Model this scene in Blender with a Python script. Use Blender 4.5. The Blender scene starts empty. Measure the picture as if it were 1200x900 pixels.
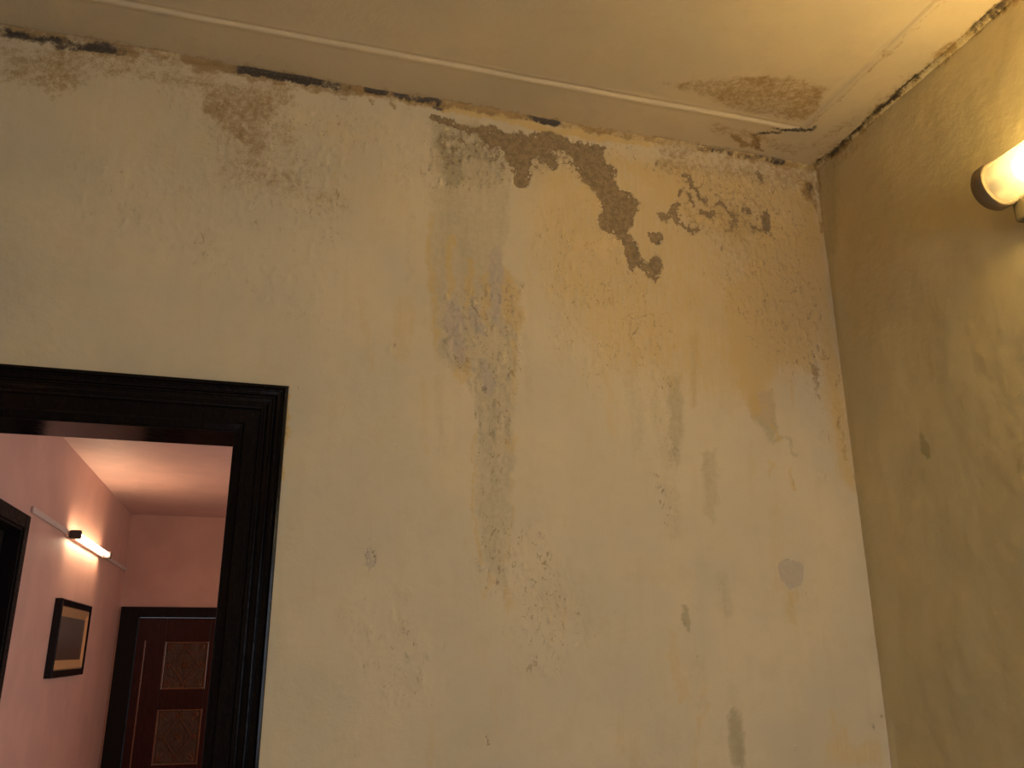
import bpy, bmesh, math, random
import numpy as np
from mathutils import Vector, Matrix
random.seed(7)
SC = bpy.context.scene
COL = SC.collection

# ---------------------------------------------------------------- camera
cd = bpy.data.cameras.new('camera'); cam = bpy.data.objects.new('camera', cd); COL.objects.link(cam)
cd.sensor_width = 36.0; cd.lens = 989.76 / 1200 * 36.0; cd.clip_start = 0.02
cam.location = (-1.753, -2.195, 1.5)
cam.rotation_euler = (1.876897, 0.003473, -0.283188)
SC.camera = cam

# ---------------------------------------------------------------- world, exposure, large lights
w = bpy.data.worlds.new('world'); SC.world = w; w.use_nodes = True
w.node_tree.nodes['Background'].inputs[0].default_value = (0.55, 0.62, 0.75, 1)
w.node_tree.nodes['Background'].inputs[1].default_value = 0.5
SC.view_settings.view_transform = 'Standard'; SC.view_settings.look = 'None'
SC.view_settings.exposure = 0.18; SC.view_settings.gamma = 1.0
SC.view_settings.use_curve_mapping = False
H = 3.115            # room ceiling
HALL_Z = 2.711       # hall ceiling
HX, HY = -2.938, 6.254   # hall left wall, hall far wall
RX, RY = -4.0, -4.3      # room left wall, room front wall

def area(name, loc, rot, sx, sy, energy, col):
    l = bpy.data.lights.new(name, 'AREA'); l.shape = 'RECTANGLE'; l.size = sx; l.size_y = sy
    l.energy = energy; l.color = col
    o = bpy.data.objects.new(name, l); COL.objects.link(o); o.location = loc; o.rotation_euler = rot
    return o
# daylight entering by the window behind the camera
area('window_daylight', (-.85, RY - 0.02, 1.45), (math.radians(90), 0, 0), 1.5, 1.3, 25.0, (0.88, 1.0, 1.22))
# daylight entering the hall by the window in its right wall
area('hall_window_daylight', (0.84, 2.6, 1.5), (0, math.radians(90), 0), 1.3, 1.5, 38.0, (0.95, 1.0, 1.0))

# ---------------------------------------------------------------- traced wear on the plaster, in metres on each surface
# ('P' polygon | 'S' stroke, channel, strength, width, softness, points); channels:
# 0 bare plaster, 1 damp grey, 2 ochre, 3 salt bloom, 4 mould, 5 rust brown, 6 flecks, 7 cracks
WALL_MARKS = [
('S',5,1.0,0.034,0.02,[(-2.75,3.112),(-2.2,3.112),(-1.35,3.112)]),
('S',5,0.85,0.016,0.012,[(-1.4,3.112),(0,3.112)]),
('S',2,0.7,0.02,0.02,[(-1.6,3.108),(0,3.108)]),
('P',0,0.84,0.0,0.0177,[(-1.265,3.046),(-1.254,3.018),(-1.224,3.023),(-1.191,2.981),(-1.145,2.989),(-1.131,2.946),(-1.101,2.924),(-1.109,2.878),(-1.088,2.851),(-1.06,2.871),(-1.049,2.903),(-1.057,2.932),(-1.034,2.957),(-1.039,2.977),(-1.011,2.967),(-0.984,2.944),(-0.955,2.949),(-0.949,2.971),(-0.977,3.004),(-0.939,3.013),(-0.911,2.984),(-0.892,2.96),(-0.881,2.937),(-0.882,2.915),(-0.828,2.875),(-0.818,2.834),(-0.834,2.787),(-0.827,2.749),(-0.77,2.742),(-0.747,2.687),(-0.732,2.63),(-0.71,2.618),(-0.702,2.646),(-0.677,2.631),(-0.648,2.586),(-0.618,2.639),(-0.616,2.675),(-0.642,2.686),(-0.664,2.662),(-0.692,2.673),(-0.698,2.723),(-0.729,2.757),(-0.709,2.811),(-0.692,2.838),(-0.685,2.873),(-0.71,2.897),(-0.748,2.912),(-0.764,2.941),(-0.763,2.982),(-0.802,3.022),(-0.789,3.059),(-0.851,3.064),(-0.904,3.051),(-0.932,3.068),(-0.975,3.082),(-1.033,3.065),(-1.072,3.051),(-1.089,3.064),(-1.117,3.052),(-1.145,3.053),(-1.164,3.065),(-1.211,3.053)]),
('S',0,0.75,0.0203,0.0116,[(-1.359,3.056),(-1.313,3.055),(-1.259,3.038)]),
('P',1,0.95,0.0,0.014,[(-1.354,2.99),(-1.326,3.001),(-1.298,2.947),(-1.258,2.918),(-1.257,2.853),(-1.283,2.823),(-1.309,2.827),(-1.323,2.863),(-1.324,2.907),(-1.345,2.938)]),
('P',1,0.6,0.0,0.0284,[(-1.367,3.063),(-1.219,3.076),(-1.136,3.0),(-1.109,2.869),(-1.163,2.83),(-1.322,2.814),(-1.363,2.9)]),
('P',0,0.69,0.0,0.0091,[(-0.666,2.772),(-0.642,2.782),(-0.604,2.775),(-0.608,2.75),(-0.631,2.726),(-0.659,2.74)]),
('P',0,0.6,0.0,0.0093,[(-0.638,2.85),(-0.619,2.825),(-0.587,2.808),(-0.564,2.824),(-0.536,2.884),(-0.55,2.904),(-0.584,2.845),(-0.617,2.853)]),
('S',0,0.58,0.0127,0.0063,[(-0.544,2.908),(-0.536,2.931),(-0.516,2.944),(-0.502,2.927),(-0.492,2.897)]),
('S',0,0.62,0.0156,0.0062,[(-0.561,2.88),(-0.557,2.85),(-0.547,2.814),(-0.523,2.805),(-0.5,2.79),(-0.483,2.805)]),
('S',1,0.8,0.0157,0.0094,[(-0.506,2.873),(-0.49,2.835),(-0.49,2.798)]),
('S',0,0.62,0.0129,0.0065,[(-0.525,2.996),(-0.497,2.991),(-0.49,2.967),(-0.469,2.951),(-0.456,2.922),(-0.441,2.911)]),
('S',0,0.65,0.016,0.0064,[(-0.463,2.873),(-0.445,2.867),(-0.427,2.857),(-0.413,2.868)]),
('S',0,0.53,0.0161,0.0065,[(-0.411,2.897),(-0.384,2.914),(-0.366,2.897)]),
('P',0,0.53,0.0,0.0193,[(-0.373,2.9),(-0.341,2.895),(-0.325,2.859),(-0.329,2.821),(-0.363,2.8),(-0.378,2.839)]),
('P',1,0.85,0.0,0.0227,[(-0.417,2.902),(-0.339,2.914),(-0.279,2.876),(-0.218,2.837),(-0.221,2.811),(-0.286,2.811),(-0.348,2.756),(-0.398,2.796)]),
('S',0,0.62,0.0164,0.0066,[(-0.309,2.903),(-0.283,2.904),(-0.284,2.891)]),
('S',0,0.65,0.0264,0.0099,[(-0.216,2.895),(-0.226,2.861),(-0.222,2.836)]),
('S',0,0.52,0.0163,0.0098,[(-0.282,2.847),(-0.251,2.839),(-0.225,2.833)]),
('S',7,0.9,0.0099,0.0033,[(-0.226,2.829),(-0.208,2.816),(-0.183,2.804)]),
('S',0,0.6,0.0237,0.0101,[(-0.235,3.055),(-0.224,3.03)]),
('S',1,0.6,0.0271,0.0135,[(-0.294,3.058),(-0.261,3.057)]),
('S',1,0.6,0.0205,0.0136,[(-0.12,2.981),(-0.057,2.942)]),
('S',1,0.55,0.019,0.0127,[(-0.353,2.771),(-0.348,2.725)]),
('S',1,0.55,0.019,0.0127,[(-0.31,2.786),(-0.308,2.743)]),
('P',6,0.6,0.0,0.0378,[(-0.996,3.056),(-0.761,3.083),(-0.425,3.029),(-0.402,2.92),(-0.555,2.959),(-0.735,3.008),(-0.852,3.019)]),
('P',6,0.75,0.0,0.0328,[(-0.58,3.051),(-0.326,3.063),(-0.097,3.035),(-0.08,2.761),(-0.145,2.629),(-0.394,2.659),(-0.404,2.904),(-0.524,2.965)]),
('P',6,0.6,0.0,0.0787,[(-0.455,3.057),(-0.021,3.098),(-0.037,2.46),(-0.045,2.172),(-0.268,2.379),(-0.458,2.621)]),
('P',6,0.8,0.0,0.0341,[(-1.38,3.046),(-1.259,3.038),(-1.136,2.969),(-1.109,2.869),(-1.217,2.807),(-1.373,2.797)]),
('P',6,0.45,0.0,0.0562,[(-0.886,2.86),(-0.603,2.691),(-0.568,2.351),(-0.628,1.879),(-0.697,2.075),(-0.841,2.517),(-1.001,2.753)]),
('P',6,0.6,0.0,0.0352,[(-0.831,2.808),(-0.734,2.718),(-0.741,2.557),(-0.809,2.635)]),
('P',5,0.9,0.0,0.0173,[(-0.062,3.044),(-0.021,3.071),(-0.021,2.964),(-0.019,2.924),(-0.044,2.967),(-0.068,2.989)]),
('P',4,0.42,0.0,0.0139,[(-0.049,3.039),(-0.023,3.05),(-0.024,2.99),(-0.051,2.992)]),
('S',5,0.7,0.0174,0.0139,[(0.008,3.103),(-0.005,2.949),(-0.01,2.867)]),
('P',1,0.5,0.0,0.02,[(-1.374,2.825),(-1.109,2.869),(-1.11,2.737),(-1.131,2.593),(-1.079,2.544),(-1.08,2.381),(-1.097,2.173),(-1.105,1.953),(-1.113,1.813),(-1.121,1.634),(-1.137,1.591),(-1.149,1.656),(-1.202,1.743),(-1.218,1.947),(-1.223,2.163),(-1.248,2.236),(-1.31,2.256),(-1.348,2.328),(-1.36,2.509)]),
('P',2,0.62,0.0,0.0127,[(-1.371,2.726),(-1.353,2.729),(-1.335,2.512),(-1.332,2.381),(-1.319,2.255),(-1.343,2.329),(-1.359,2.483)]),
('P',2,0.72,0.0,0.0132,[(-1.311,2.679),(-1.286,2.683),(-1.285,2.518),(-1.293,2.411),(-1.31,2.515)]),
('P',2,0.65,0.0,0.0105,[(-1.253,2.604),(-1.225,2.608),(-1.224,2.472),(-1.233,2.392),(-1.249,2.482)]),
('P',2,0.6,0.0,0.0106,[(-1.139,2.586),(-1.116,2.572),(-1.1,2.528),(-1.079,2.503),(-1.08,2.408),(-1.091,2.349),(-1.111,2.405),(-1.132,2.389),(-1.142,2.482)]),
('P',2,0.6,0.0,0.0105,[(-1.207,2.555),(-1.183,2.558),(-1.18,2.371),(-1.203,2.421)]),
('P',2,0.6,0.0,0.01,[(-1.279,2.322),(-1.247,2.338),(-1.231,2.213),(-1.26,2.198),(-1.29,2.232)]),
('P',2,0.55,0.0,0.0128,[(-1.121,2.351),(-1.098,2.353),(-1.092,2.174),(-1.112,2.147)]),
('S',2,0.55,0.0094,0.0071,[(-1.222,2.061),(-1.218,1.947),(-1.212,1.765),(-1.195,1.721)]),
('S',2,0.5,0.0147,0.0098,[(-1.1,2.069),(-1.112,2.024),(-1.137,2.059)]),
('S',2,0.45,0.0094,0.0094,[(-1.113,1.953),(-1.115,1.813),(-1.132,1.722)]),
('P',3,0.85,0.0,0.0127,[(-1.307,2.457),(-1.269,2.48),(-1.251,2.39),(-1.245,2.313),(-1.254,2.266),(-1.278,2.259),(-1.294,2.321),(-1.317,2.37)]),
('P',3,0.85,0.0,0.0103,[(-1.239,2.449),(-1.213,2.452),(-1.193,2.396),(-1.182,2.358),(-1.213,2.36),(-1.238,2.391)]),
('P',3,0.7,0.0,0.0133,[(-1.184,2.641),(-1.137,2.662),(-1.131,2.537),(-1.137,2.429),(-1.144,2.362),(-1.17,2.398),(-1.183,2.504)]),
('P',3,0.9,0.0,0.01,[(-1.212,2.29),(-1.192,2.297),(-1.162,2.244),(-1.162,2.193),(-1.181,2.167),(-1.199,2.203)]),
('P',3,0.45,0.0,0.0152,[(-1.345,2.511),(-1.315,2.515),(-1.312,2.383),(-1.336,2.355)]),
('S',7,1,0.0103,0.0039,[(-1.229,2.453),(-1.218,2.441),(-1.208,2.421)]),
('S',7,0.9,0.0075,0.0038,[(-1.281,2.279),(-1.266,2.26),(-1.249,2.277)]),
('S',7,0.9,0.0077,0.0038,[(-1.167,2.259),(-1.157,2.239),(-1.152,2.224)]),
('S',7,0.85,0.0075,0.0038,[(-1.202,2.215),(-1.196,2.195),(-1.186,2.186)]),
('S',7,0.8,0.0077,0.0039,[(-1.195,2.38),(-1.182,2.36)]),
('S',7,0.8,0.0062,0.0037,[(-1.154,2.1),(-1.152,2.124),(-1.142,2.14)]),
('S',7,0.9,0.0096,0.0048,[(-1.173,2.016),(-1.166,2.007)]),
('S',7,0.85,0.0082,0.0041,[(-1.084,2.538),(-1.079,2.522)]),
('P',6,0.95,0.0,0.0152,[(-1.315,2.488),(-1.084,2.543),(-1.081,2.303),(-1.099,2.148),(-1.137,1.999),(-1.209,1.995),(-1.236,2.237),(-1.31,2.256)]),
('P',6,0.5,0.0,0.0235,[(-1.223,2.139),(-1.099,2.148),(-1.114,1.634),(-1.206,1.633)]),
('P',2,0.42,0.0,0.0147,[(-1.449,2.459),(-1.389,2.479),(-1.391,2.324),(-1.41,2.247),(-1.453,2.255),(-1.467,2.316)]),
('S',2,0.35,0.0193,0.012,[(-1.545,2.434),(-1.532,2.309),(-1.499,2.239)]),
('S',1,0.35,0.0209,0.0131,[(-1.421,2.719),(-1.419,2.502)]),
('S',6,0.8,0.0122,0.0073,[(-1.462,2.316),(-1.458,2.279)]),
('P',2,0.55,0.0,0.0085,[(-1.005,2.811),(-0.986,2.826),(-0.995,2.754),(-1.021,2.707),(-1.04,2.661),(-1.048,2.66),(-1.034,2.713),(-1.012,2.746)]),
('S',7,0.55,0.0084,0.0056,[(-1.051,2.654),(-1.04,2.684)]),
('P',2,0.32,0.0,0.0515,[(-0.859,2.804),(-0.718,2.735),(-0.671,2.537),(-0.682,2.34),(-0.846,2.379),(-0.867,2.57)]),
('P',2,0.45,0.0,0.0159,[(-0.846,2.392),(-0.813,2.382),(-0.799,2.197),(-0.8,2.069),(-0.824,2.118),(-0.84,2.246)]),
('P',2,0.55,0.0,0.017,[(-0.778,2.553),(-0.741,2.571),(-0.737,2.473),(-0.777,2.454)]),
('P',1,0.35,0.0,0.0215,[(-0.777,2.386),(-0.719,2.447),(-0.694,2.127),(-0.741,2.009),(-0.765,2.071)]),
('P',1,0.6,0.0,0.0165,[(-0.634,2.29),(-0.572,2.296),(-0.581,2.082),(-0.622,1.978),(-0.633,2.131)]),
('P',2,0.5,0.0,0.0172,[(-0.562,2.435),(-0.515,2.469),(-0.522,2.273),(-0.539,2.164),(-0.56,2.216)]),
('P',1,0.5,0.0,0.0161,[(-0.527,2.06),(-0.469,2.077),(-0.48,1.91),(-0.509,1.834),(-0.538,1.882)]),
('P',1,0.55,0.0,0.0142,[(-0.549,2.409),(-0.506,2.47),(-0.526,2.218),(-0.551,2.19)]),
('P',2,0.85,0.0,0.0422,[(-0.428,2.624),(-0.08,2.761),(-0.119,2.452),(-0.262,2.295),(-0.277,2.156),(-0.349,2.178),(-0.423,2.337)]),
('P',2,0.85,0.0,0.0634,[(-0.274,2.924),(0.005,2.902),(-0.022,2.521),(-0.117,2.336),(-0.271,2.351),(-0.366,2.632)]),
('P',3,0.55,0.0,0.0175,[(-0.325,2.267),(-0.263,2.281),(-0.266,2.17),(-0.293,2.149),(-0.328,2.179)]),
('P',1,0.7,0.0,0.0143,[(-0.357,2.245),(-0.263,2.281),(-0.256,2.157),(-0.283,2.101),(-0.328,2.152),(-0.355,2.177)]),
('P',2,0.7,0.0,0.0141,[(-0.304,2.047),(-0.28,2.048),(-0.284,2.009),(-0.295,1.987),(-0.301,2.016)]),
('S',1,0.6,0.0116,0.0087,[(-0.281,2.115),(-0.22,2.127),(-0.211,2.079),(-0.196,2.072)]),
('S',2,0.6,0.0146,0.0116,[(-0.301,2.209),(-0.277,2.156),(-0.252,2.112)]),
('S',7,0.5,0.0085,0.0057,[(-0.227,2.017),(-0.218,1.965)]),
('S',2,0.55,0.0143,0.0086,[(-0.23,2.017),(-0.223,1.973)]),
('S',2,0.4,0.0139,0.0111,[(-0.357,2.097),(-0.348,2.018)]),
('S',2,0.5,0.0121,0.009,[(-0.221,2.327),(-0.191,2.295),(-0.199,2.23)]),
('S',7,0.5,0.009,0.006,[(-0.192,2.287),(-0.19,2.278)]),
('S',7,0.95,0.0123,0.0046,[(-0.097,2.326),(-0.09,2.304)]),
('S',7,0.9,0.0091,0.0046,[(-0.099,2.286),(-0.098,2.269)]),
('S',7,0.8,0.0097,0.0048,[(-0.053,2.56),(-0.054,2.53)]),
('S',7,0.9,0.0125,0.0062,[(-0.101,2.418),(-0.096,2.401)]),
('S',7,0.85,0.0094,0.0063,[(-0.078,2.444),(-0.078,2.424)]),
('S',7,0.85,0.0124,0.0062,[(-0.112,2.38),(-0.108,2.36)]),
('S',5,0.6,0.0125,0.0062,[(-0.078,2.441),(-0.052,2.4)]),
('S',5,0.7,0.0153,0.0092,[(-0.112,2.382),(-0.098,2.337),(-0.101,2.266)]),
('S',5,0.55,0.0094,0.0062,[(-0.009,2.34),(-0.021,2.301)]),
('S',5,0.6,0.0121,0.006,[(-0.027,2.258),(-0.029,2.173),(-0.023,2.104),(-0.019,2.064)]),
('S',7,0.7,0.0075,0.0045,[(-0.023,2.124),(-0.022,2.091)]),
('S',7,0.6,0.0074,0.0044,[(-0.01,2.042),(-0.003,2.005),(-0.002,1.97)]),
('S',7,0.75,0.0079,0.0047,[(-0.011,2.345),(-0.006,2.334)]),
('S',2,0.7,0.0147,0.0118,[(-0.021,2.077),(-0.012,2.01)]),
('S',7,0.75,0.0067,0.004,[(-0.626,2.074),(-0.613,2.06),(-0.614,2.042)]),
('S',7,0.7,0.0068,0.0041,[(-0.607,2.071),(-0.602,2.063)]),
('P',1,0.6,0.0,0.0106,[(-0.655,2.052),(-0.615,2.07),(-0.618,2.029),(-0.641,2.012)]),
('S',7,0.6,0.0077,0.0038,[(-0.659,1.868),(-0.642,1.873),(-0.624,1.866),(-0.628,1.842)]),
('S',7,0.6,0.0102,0.0051,[(-0.662,1.848),(-0.642,1.834)]),
('S',7,0.7,0.0078,0.0052,[(-0.683,1.948),(-0.678,1.94)]),
('S',6,0.9,0.0258,0.0129,[(-0.689,1.987),(-0.654,1.902)]),
('S',7,0.8,0.017,0.0085,[(-0.734,2.47),(-0.723,2.466)]),
('S',7,0.7,0.0086,0.0043,[(-0.709,2.47),(-0.683,2.479),(-0.679,2.49)]),
('S',7,0.75,0.014,0.0056,[(-0.729,2.412),(-0.717,2.422)]),
('S',7,0.6,0.0084,0.0056,[(-0.768,2.419),(-0.763,2.401)]),
('S',7,0.85,0.0109,0.0041,[(-0.841,2.374),(-0.833,2.361)]),
('S',7,0.6,0.0087,0.0043,[(-0.699,2.554),(-0.688,2.541)]),
('S',7,0.7,0.0071,0.0043,[(-0.757,2.535),(-0.752,2.519)]),
('S',7,0.8,0.0086,0.0043,[(-0.716,2.5),(-0.714,2.499)]),
('S',7,0.6,0.009,0.0045,[(-0.335,2.445),(-0.317,2.438),(-0.316,2.412),(-0.295,2.411)]),
('S',6,0.9,0.0337,0.0169,[(-0.725,2.488),(-0.721,2.405),(-0.706,2.311)]),
('S',1,0.35,0.0531,0.0319,[(-0.664,2.181),(-0.632,2.028),(-0.632,1.83)]),
('S',1,0.4,0.0358,0.0204,[(-0.501,1.701),(-0.474,1.608)]),
('P',3,0.9,0.0,0.0079,[(-0.303,1.742),(-0.264,1.753),(-0.213,1.742),(-0.229,1.682),(-0.274,1.669),(-0.302,1.693)]),
('S',7,0.55,0.0068,0.0041,[(-0.3,1.739),(-0.264,1.753),(-0.216,1.741)]),
('P',2,0.55,0.0,0.0184,[(-0.302,1.669),(-0.245,1.675),(-0.261,1.562),(-0.299,1.574)]),
('S',1,0.8,0.0147,0.0074,[(-0.62,1.613),(-0.615,1.572),(-0.609,1.556)]),
('S',7,0.6,0.0073,0.0036,[(-0.621,1.604),(-0.613,1.561)]),
('S',2,0.45,0.0238,0.0143,[(-0.664,1.538),(-0.656,1.461),(-0.637,1.373)]),
('S',2,0.4,0.0184,0.0115,[(-0.564,1.394),(-0.593,1.287),(-0.619,1.205)]),
('P',1,0.75,0.0,0.0118,[(-0.498,1.345),(-0.472,1.344),(-0.455,1.305),(-0.46,1.199),(-0.504,1.2),(-0.509,1.285)]),
('S',7,0.5,0.006,0.0036,[(-0.501,1.317),(-0.501,1.285)]),
('S',7,0.45,0.0059,0.0036,[(-0.48,1.344),(-0.466,1.322)]),
('S',7,0.6,0.0073,0.0049,[(-0.523,1.477),(-0.521,1.473)]),
('S',7,0.6,0.0097,0.0049,[(-0.521,1.446),(-0.519,1.437)]),
('S',7,0.55,0.0072,0.0048,[(-0.515,1.415),(-0.513,1.411)]),
('S',2,0.4,0.0141,0.0094,[(-0.626,1.427),(-0.617,1.373)]),
('P',2,0.5,0.0,0.0254,[(-0.214,1.255),(-0.149,1.32),(-0.117,1.252),(-0.029,1.272),(-0.028,1.183),(-0.236,1.19)]),
('S',2,0.4,0.0201,0.0126,[(-0.174,1.343),(-0.173,1.253)]),
('S',7,0.7,0.0103,0.0051,[(-0.045,1.294),(-0.041,1.281)]),
('S',7,0.7,0.0078,0.0039,[(-0.012,1.321),(-0.011,1.312)]),
('S',7,0.5,0.0067,0.004,[(-0.114,1.611),(-0.103,1.604)]),
('S',7,0.6,0.0081,0.0041,[(-0.068,1.604),(-0.065,1.587)]),
('S',7,0.35,0.0063,0.0038,[(-0.306,1.394),(-0.29,1.372)]),
('S',7,0.45,0.0064,0.0038,[(-0.148,1.41),(-0.139,1.392)]),
('S',7,0.6,0.0059,0.0031,[(-1.123,1.858),(-1.113,1.824),(-1.12,1.79)]),
('S',7,0.5,0.0058,0.003,[(-1.12,1.785),(-1.128,1.733)]),
('S',7,0.8,0.0068,0.003,[(-1.146,1.726),(-1.137,1.7),(-1.135,1.669)]),
('S',7,0.65,0.0068,0.0029,[(-1.174,1.721),(-1.181,1.688),(-1.188,1.67)]),
('S',2,0.5,0.018,0.0113,[(-1.179,1.688),(-1.183,1.633)]),
('S',2,0.5,0.0157,0.0112,[(-1.132,1.656),(-1.125,1.602)]),
('S',7,0.5,0.0066,0.0033,[(-1.119,1.559),(-1.114,1.531)]),
('S',7,0.5,0.006,0.0031,[(-0.964,1.744),(-0.96,1.715)]),
('S',7,0.6,0.0065,0.0028,[(-1.105,1.458),(-1.101,1.433)]),
('S',7,0.85,0.0084,0.0027,[(-1.186,1.311),(-1.179,1.278)]),
('S',7,0.8,0.0084,0.0042,[(-1.37,1.519),(-1.366,1.513)]),
('S',7,0.6,0.0066,0.0029,[(-0.964,1.332),(-0.962,1.322)]),
('S',7,0.5,0.0074,0.0037,[(-0.819,1.748),(-0.822,1.741)]),
('S',7,0.35,0.0055,0.0033,[(-1.219,1.58),(-1.192,1.559)]),
('S',2,0.4,0.02,0.012,[(-1.322,1.327),(-1.33,1.25)]),
('S',2,0.35,0.0223,0.0134,[(-0.818,1.324),(-0.826,1.253)]),
('S',6,0.55,0.138,0.0575,[(-1.066,1.746),(-1.019,1.636),(-1.021,1.506)]),
('S',6,0.4,0.1245,0.0623,[(-1.469,1.588),(-1.378,1.426)]),
('S',1,0.25,0.1163,0.0698,[(-1.042,1.679),(-0.827,1.549)]),
('P',3,0.8,0.0,0.0053,[(-1.498,1.752),(-1.49,1.756),(-1.478,1.731),(-1.479,1.705),(-1.487,1.692),(-1.497,1.713)]),
('S',7,0.85,0.0047,0.0026,[(-1.497,1.724),(-1.496,1.75),(-1.49,1.759)]),
('S',7,0.85,0.0047,0.0026,[(-1.488,1.752),(-1.476,1.729),(-1.481,1.703)]),
('S',7,0.5,0.0048,0.0026,[(-1.494,1.789),(-1.49,1.761)]),
('S',7,0.45,0.0051,0.0025,[(-1.628,1.648),(-1.621,1.607)]),
('S',7,0.7,0.0056,0.0027,[(-1.697,2.166),(-1.688,2.16),(-1.68,2.144)]),
('S',7,0.6,0.0068,0.0034,[(-1.584,2.121),(-1.581,2.109)]),
('S',7,0.7,0.0067,0.0034,[(-1.721,2.166),(-1.724,2.124),(-1.725,2.078)]),
('S',2,0.9,0.0154,0.0066,[(-1.723,2.159),(-1.723,2.078),(-1.727,2.01),(-1.728,1.921)]),
('S',5,0.8,0.0088,0.0044,[(-1.728,2.089),(-1.73,2.055),(-1.727,1.965)]),
('P',5,0.55,0.0,0.0331,[(-2.54,3.058),(-2.416,3.058),(-2.308,3.045),(-2.33,2.971),(-2.397,2.925),(-2.481,2.94),(-2.522,2.945)]),
('P',5,0.62,0.0,0.0303,[(-2.311,3.064),(-2.134,3.063),(-1.881,3.065),(-1.76,3.06),(-1.769,3.014),(-1.846,2.928),(-1.817,2.863),(-1.861,2.827),(-1.933,2.87),(-2.007,2.925),(-2.027,3.006),(-2.152,3.022),(-2.284,3.023)]),
('P',5,0.5,0.0,0.021,[(-1.918,3.086),(-1.775,3.092),(-1.76,3.06),(-1.807,3.036),(-1.903,3.045)]),
('P',5,0.35,0.0,0.0504,[(-2.01,2.953),(-1.754,2.974),(-1.719,2.81),(-1.617,2.716),(-1.662,2.669),(-1.805,2.714),(-1.942,2.719),(-1.996,2.817)]),
('P',6,0.42,0.0,0.0378,[(-2.329,3.041),(-2.066,3.055),(-1.76,3.06),(-1.562,3.085),(-1.577,2.863),(-1.61,2.583),(-1.777,2.638),(-1.961,2.689),(-2.004,2.898),(-2.147,2.981)]),
('P',2,0.45,0.0,0.0194,[(-2.18,2.975),(-2.147,2.981),(-2.138,2.9),(-2.15,2.857),(-2.176,2.893)]),
('S',2,0.3,0.0237,0.0142,[(-2.04,2.703),(-2.034,2.55)]),
('S',5,0.8,0.0138,0.0069,[(-1.552,3.072),(-1.541,3.068)]),
('S',5,0.8,0.014,0.007,[(-1.495,3.077),(-1.482,3.065)]),
('S',5,0.7,0.011,0.0055,[(-1.633,3.08),(-1.625,3.07)]),
('S',5,0.7,0.0113,0.0056,[(-1.438,3.077),(-1.433,3.066)]),
('S',7,0.6,0.0098,0.0049,[(-1.957,2.781),(-1.944,2.783)]),
('S',7,0.5,0.0102,0.0051,[(-1.865,2.882),(-1.857,2.861)]),
('S',7,0.45,0.0102,0.0051,[(-1.825,2.903),(-1.814,2.877)]),
('S',7,0.5,0.0075,0.005,[(-1.624,2.629),(-1.616,2.608)]),
('S',7,0.5,0.0074,0.0049,[(-2.152,2.925),(-2.145,2.921)]),
('S',7,0.4,0.0073,0.0049,[(-1.816,2.699),(-1.807,2.674)]),
('P',6,0.26,0.0,0.0351,[(-2.375,2.776),(-1.991,2.764),(-1.611,2.609),(-1.594,2.303),(-1.868,2.397),(-2.264,2.566)]),
('S',5,1.0,0.0208,0.0156,[(-2.548,3.106),(-2.38,3.1),(-2.206,3.105),(-1.979,3.108),(-1.764,3.113),(-1.564,3.118),(-1.328,3.12)]),
('S',2,0.75,0.0222,0.0191,[(-1.381,3.115),(-0.937,3.118),(-0.513,3.119),(-0.002,3.111)]),
('S',5,0.5,0.016,0.016,[(-1.328,3.12),(-0.937,3.118),(-0.513,3.119),(-0.002,3.111)]),
('S',5,0.5,0.0639,0.0443,[(-2.517,3.041),(-2.288,3.058),(-1.997,3.055)]),
('P',0,0.42,0.0,0.0356,[(-1.38,3.046),(-1.259,3.038),(-1.109,3.035),(-0.939,3.051),(-0.852,3.035),(-0.781,2.969),(-0.726,2.885),(-0.72,2.705),(-0.833,2.748),(-0.857,2.88),(-0.941,2.942),(-1.082,2.873),(-1.218,2.925),(-1.335,2.832)]),
('P',0,0.36,0.0,0.0451,[(-0.611,3.046),(-0.425,3.029),(-0.203,2.984),(-0.171,2.828),(-0.354,2.755),(-0.569,2.756),(-0.654,2.835),(-0.557,2.928)]),
('P',6,0.35,0.0,0.0549,[(-1.686,3.046),(-1.38,3.046),(-1.372,2.783),(-1.572,2.779)]),
('S',5,0.75,0.0177,0.0127,[(-2.546,3.095),(-2.377,3.078),(-2.203,3.077),(-1.978,3.097),(-1.762,3.08),(-1.563,3.094)]),
('S',4,0.95,0.0191,0.0072,[(-2.546,3.095),(-2.505,3.093),(-2.422,3.096)]),
('S',4,0.9,0.0241,0.0121,[(-2.505,3.093),(-2.421,3.093),(-2.315,3.095),(-2.239,3.103)]),
('S',4,1,0.0215,0.0081,[(-1.955,3.107),(-1.861,3.11),(-1.764,3.107),(-1.62,3.11)]),
('S',4,0.95,0.0139,0.0056,[(-1.564,3.112),(-1.512,3.11)]),
('S',4,0.95,0.0143,0.0057,[(-1.499,3.11),(-1.408,3.11),(-1.328,3.111)]),
('S',4,0.85,0.0115,0.0058,[(-1.36,3.092),(-1.328,3.092)]),
('S',4,0.95,0.0153,0.0061,[(-1.069,3.108),(-0.995,3.11),(-0.931,3.112)]),
('S',2,0.9,0.0244,0.0122,[(-1.328,3.102),(-1.164,3.099),(-0.995,3.081),(-0.82,3.088),(-0.639,3.089)]),
('S',5,0.7,0.0165,0.0132,[(-0.908,3.11),(-0.699,3.111),(-0.514,3.105),(-0.322,3.1),(-0.003,3.101)]),
('S',4,0.7,0.0134,0.0084,[(-0.529,3.112),(-0.419,3.106),(-0.315,3.108)]),
('S',4,0.95,0.0208,0.0104,[(-0.205,3.12),(-0.138,3.112)]),
('S',4,0.6,0.0136,0.0102,[(-0.354,3.107),(-0.189,3.11)]),
('S',5,0.5,0.0467,0.0333,[(-0.578,3.084),(-0.325,3.073),(-0.057,3.078)]),
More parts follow.
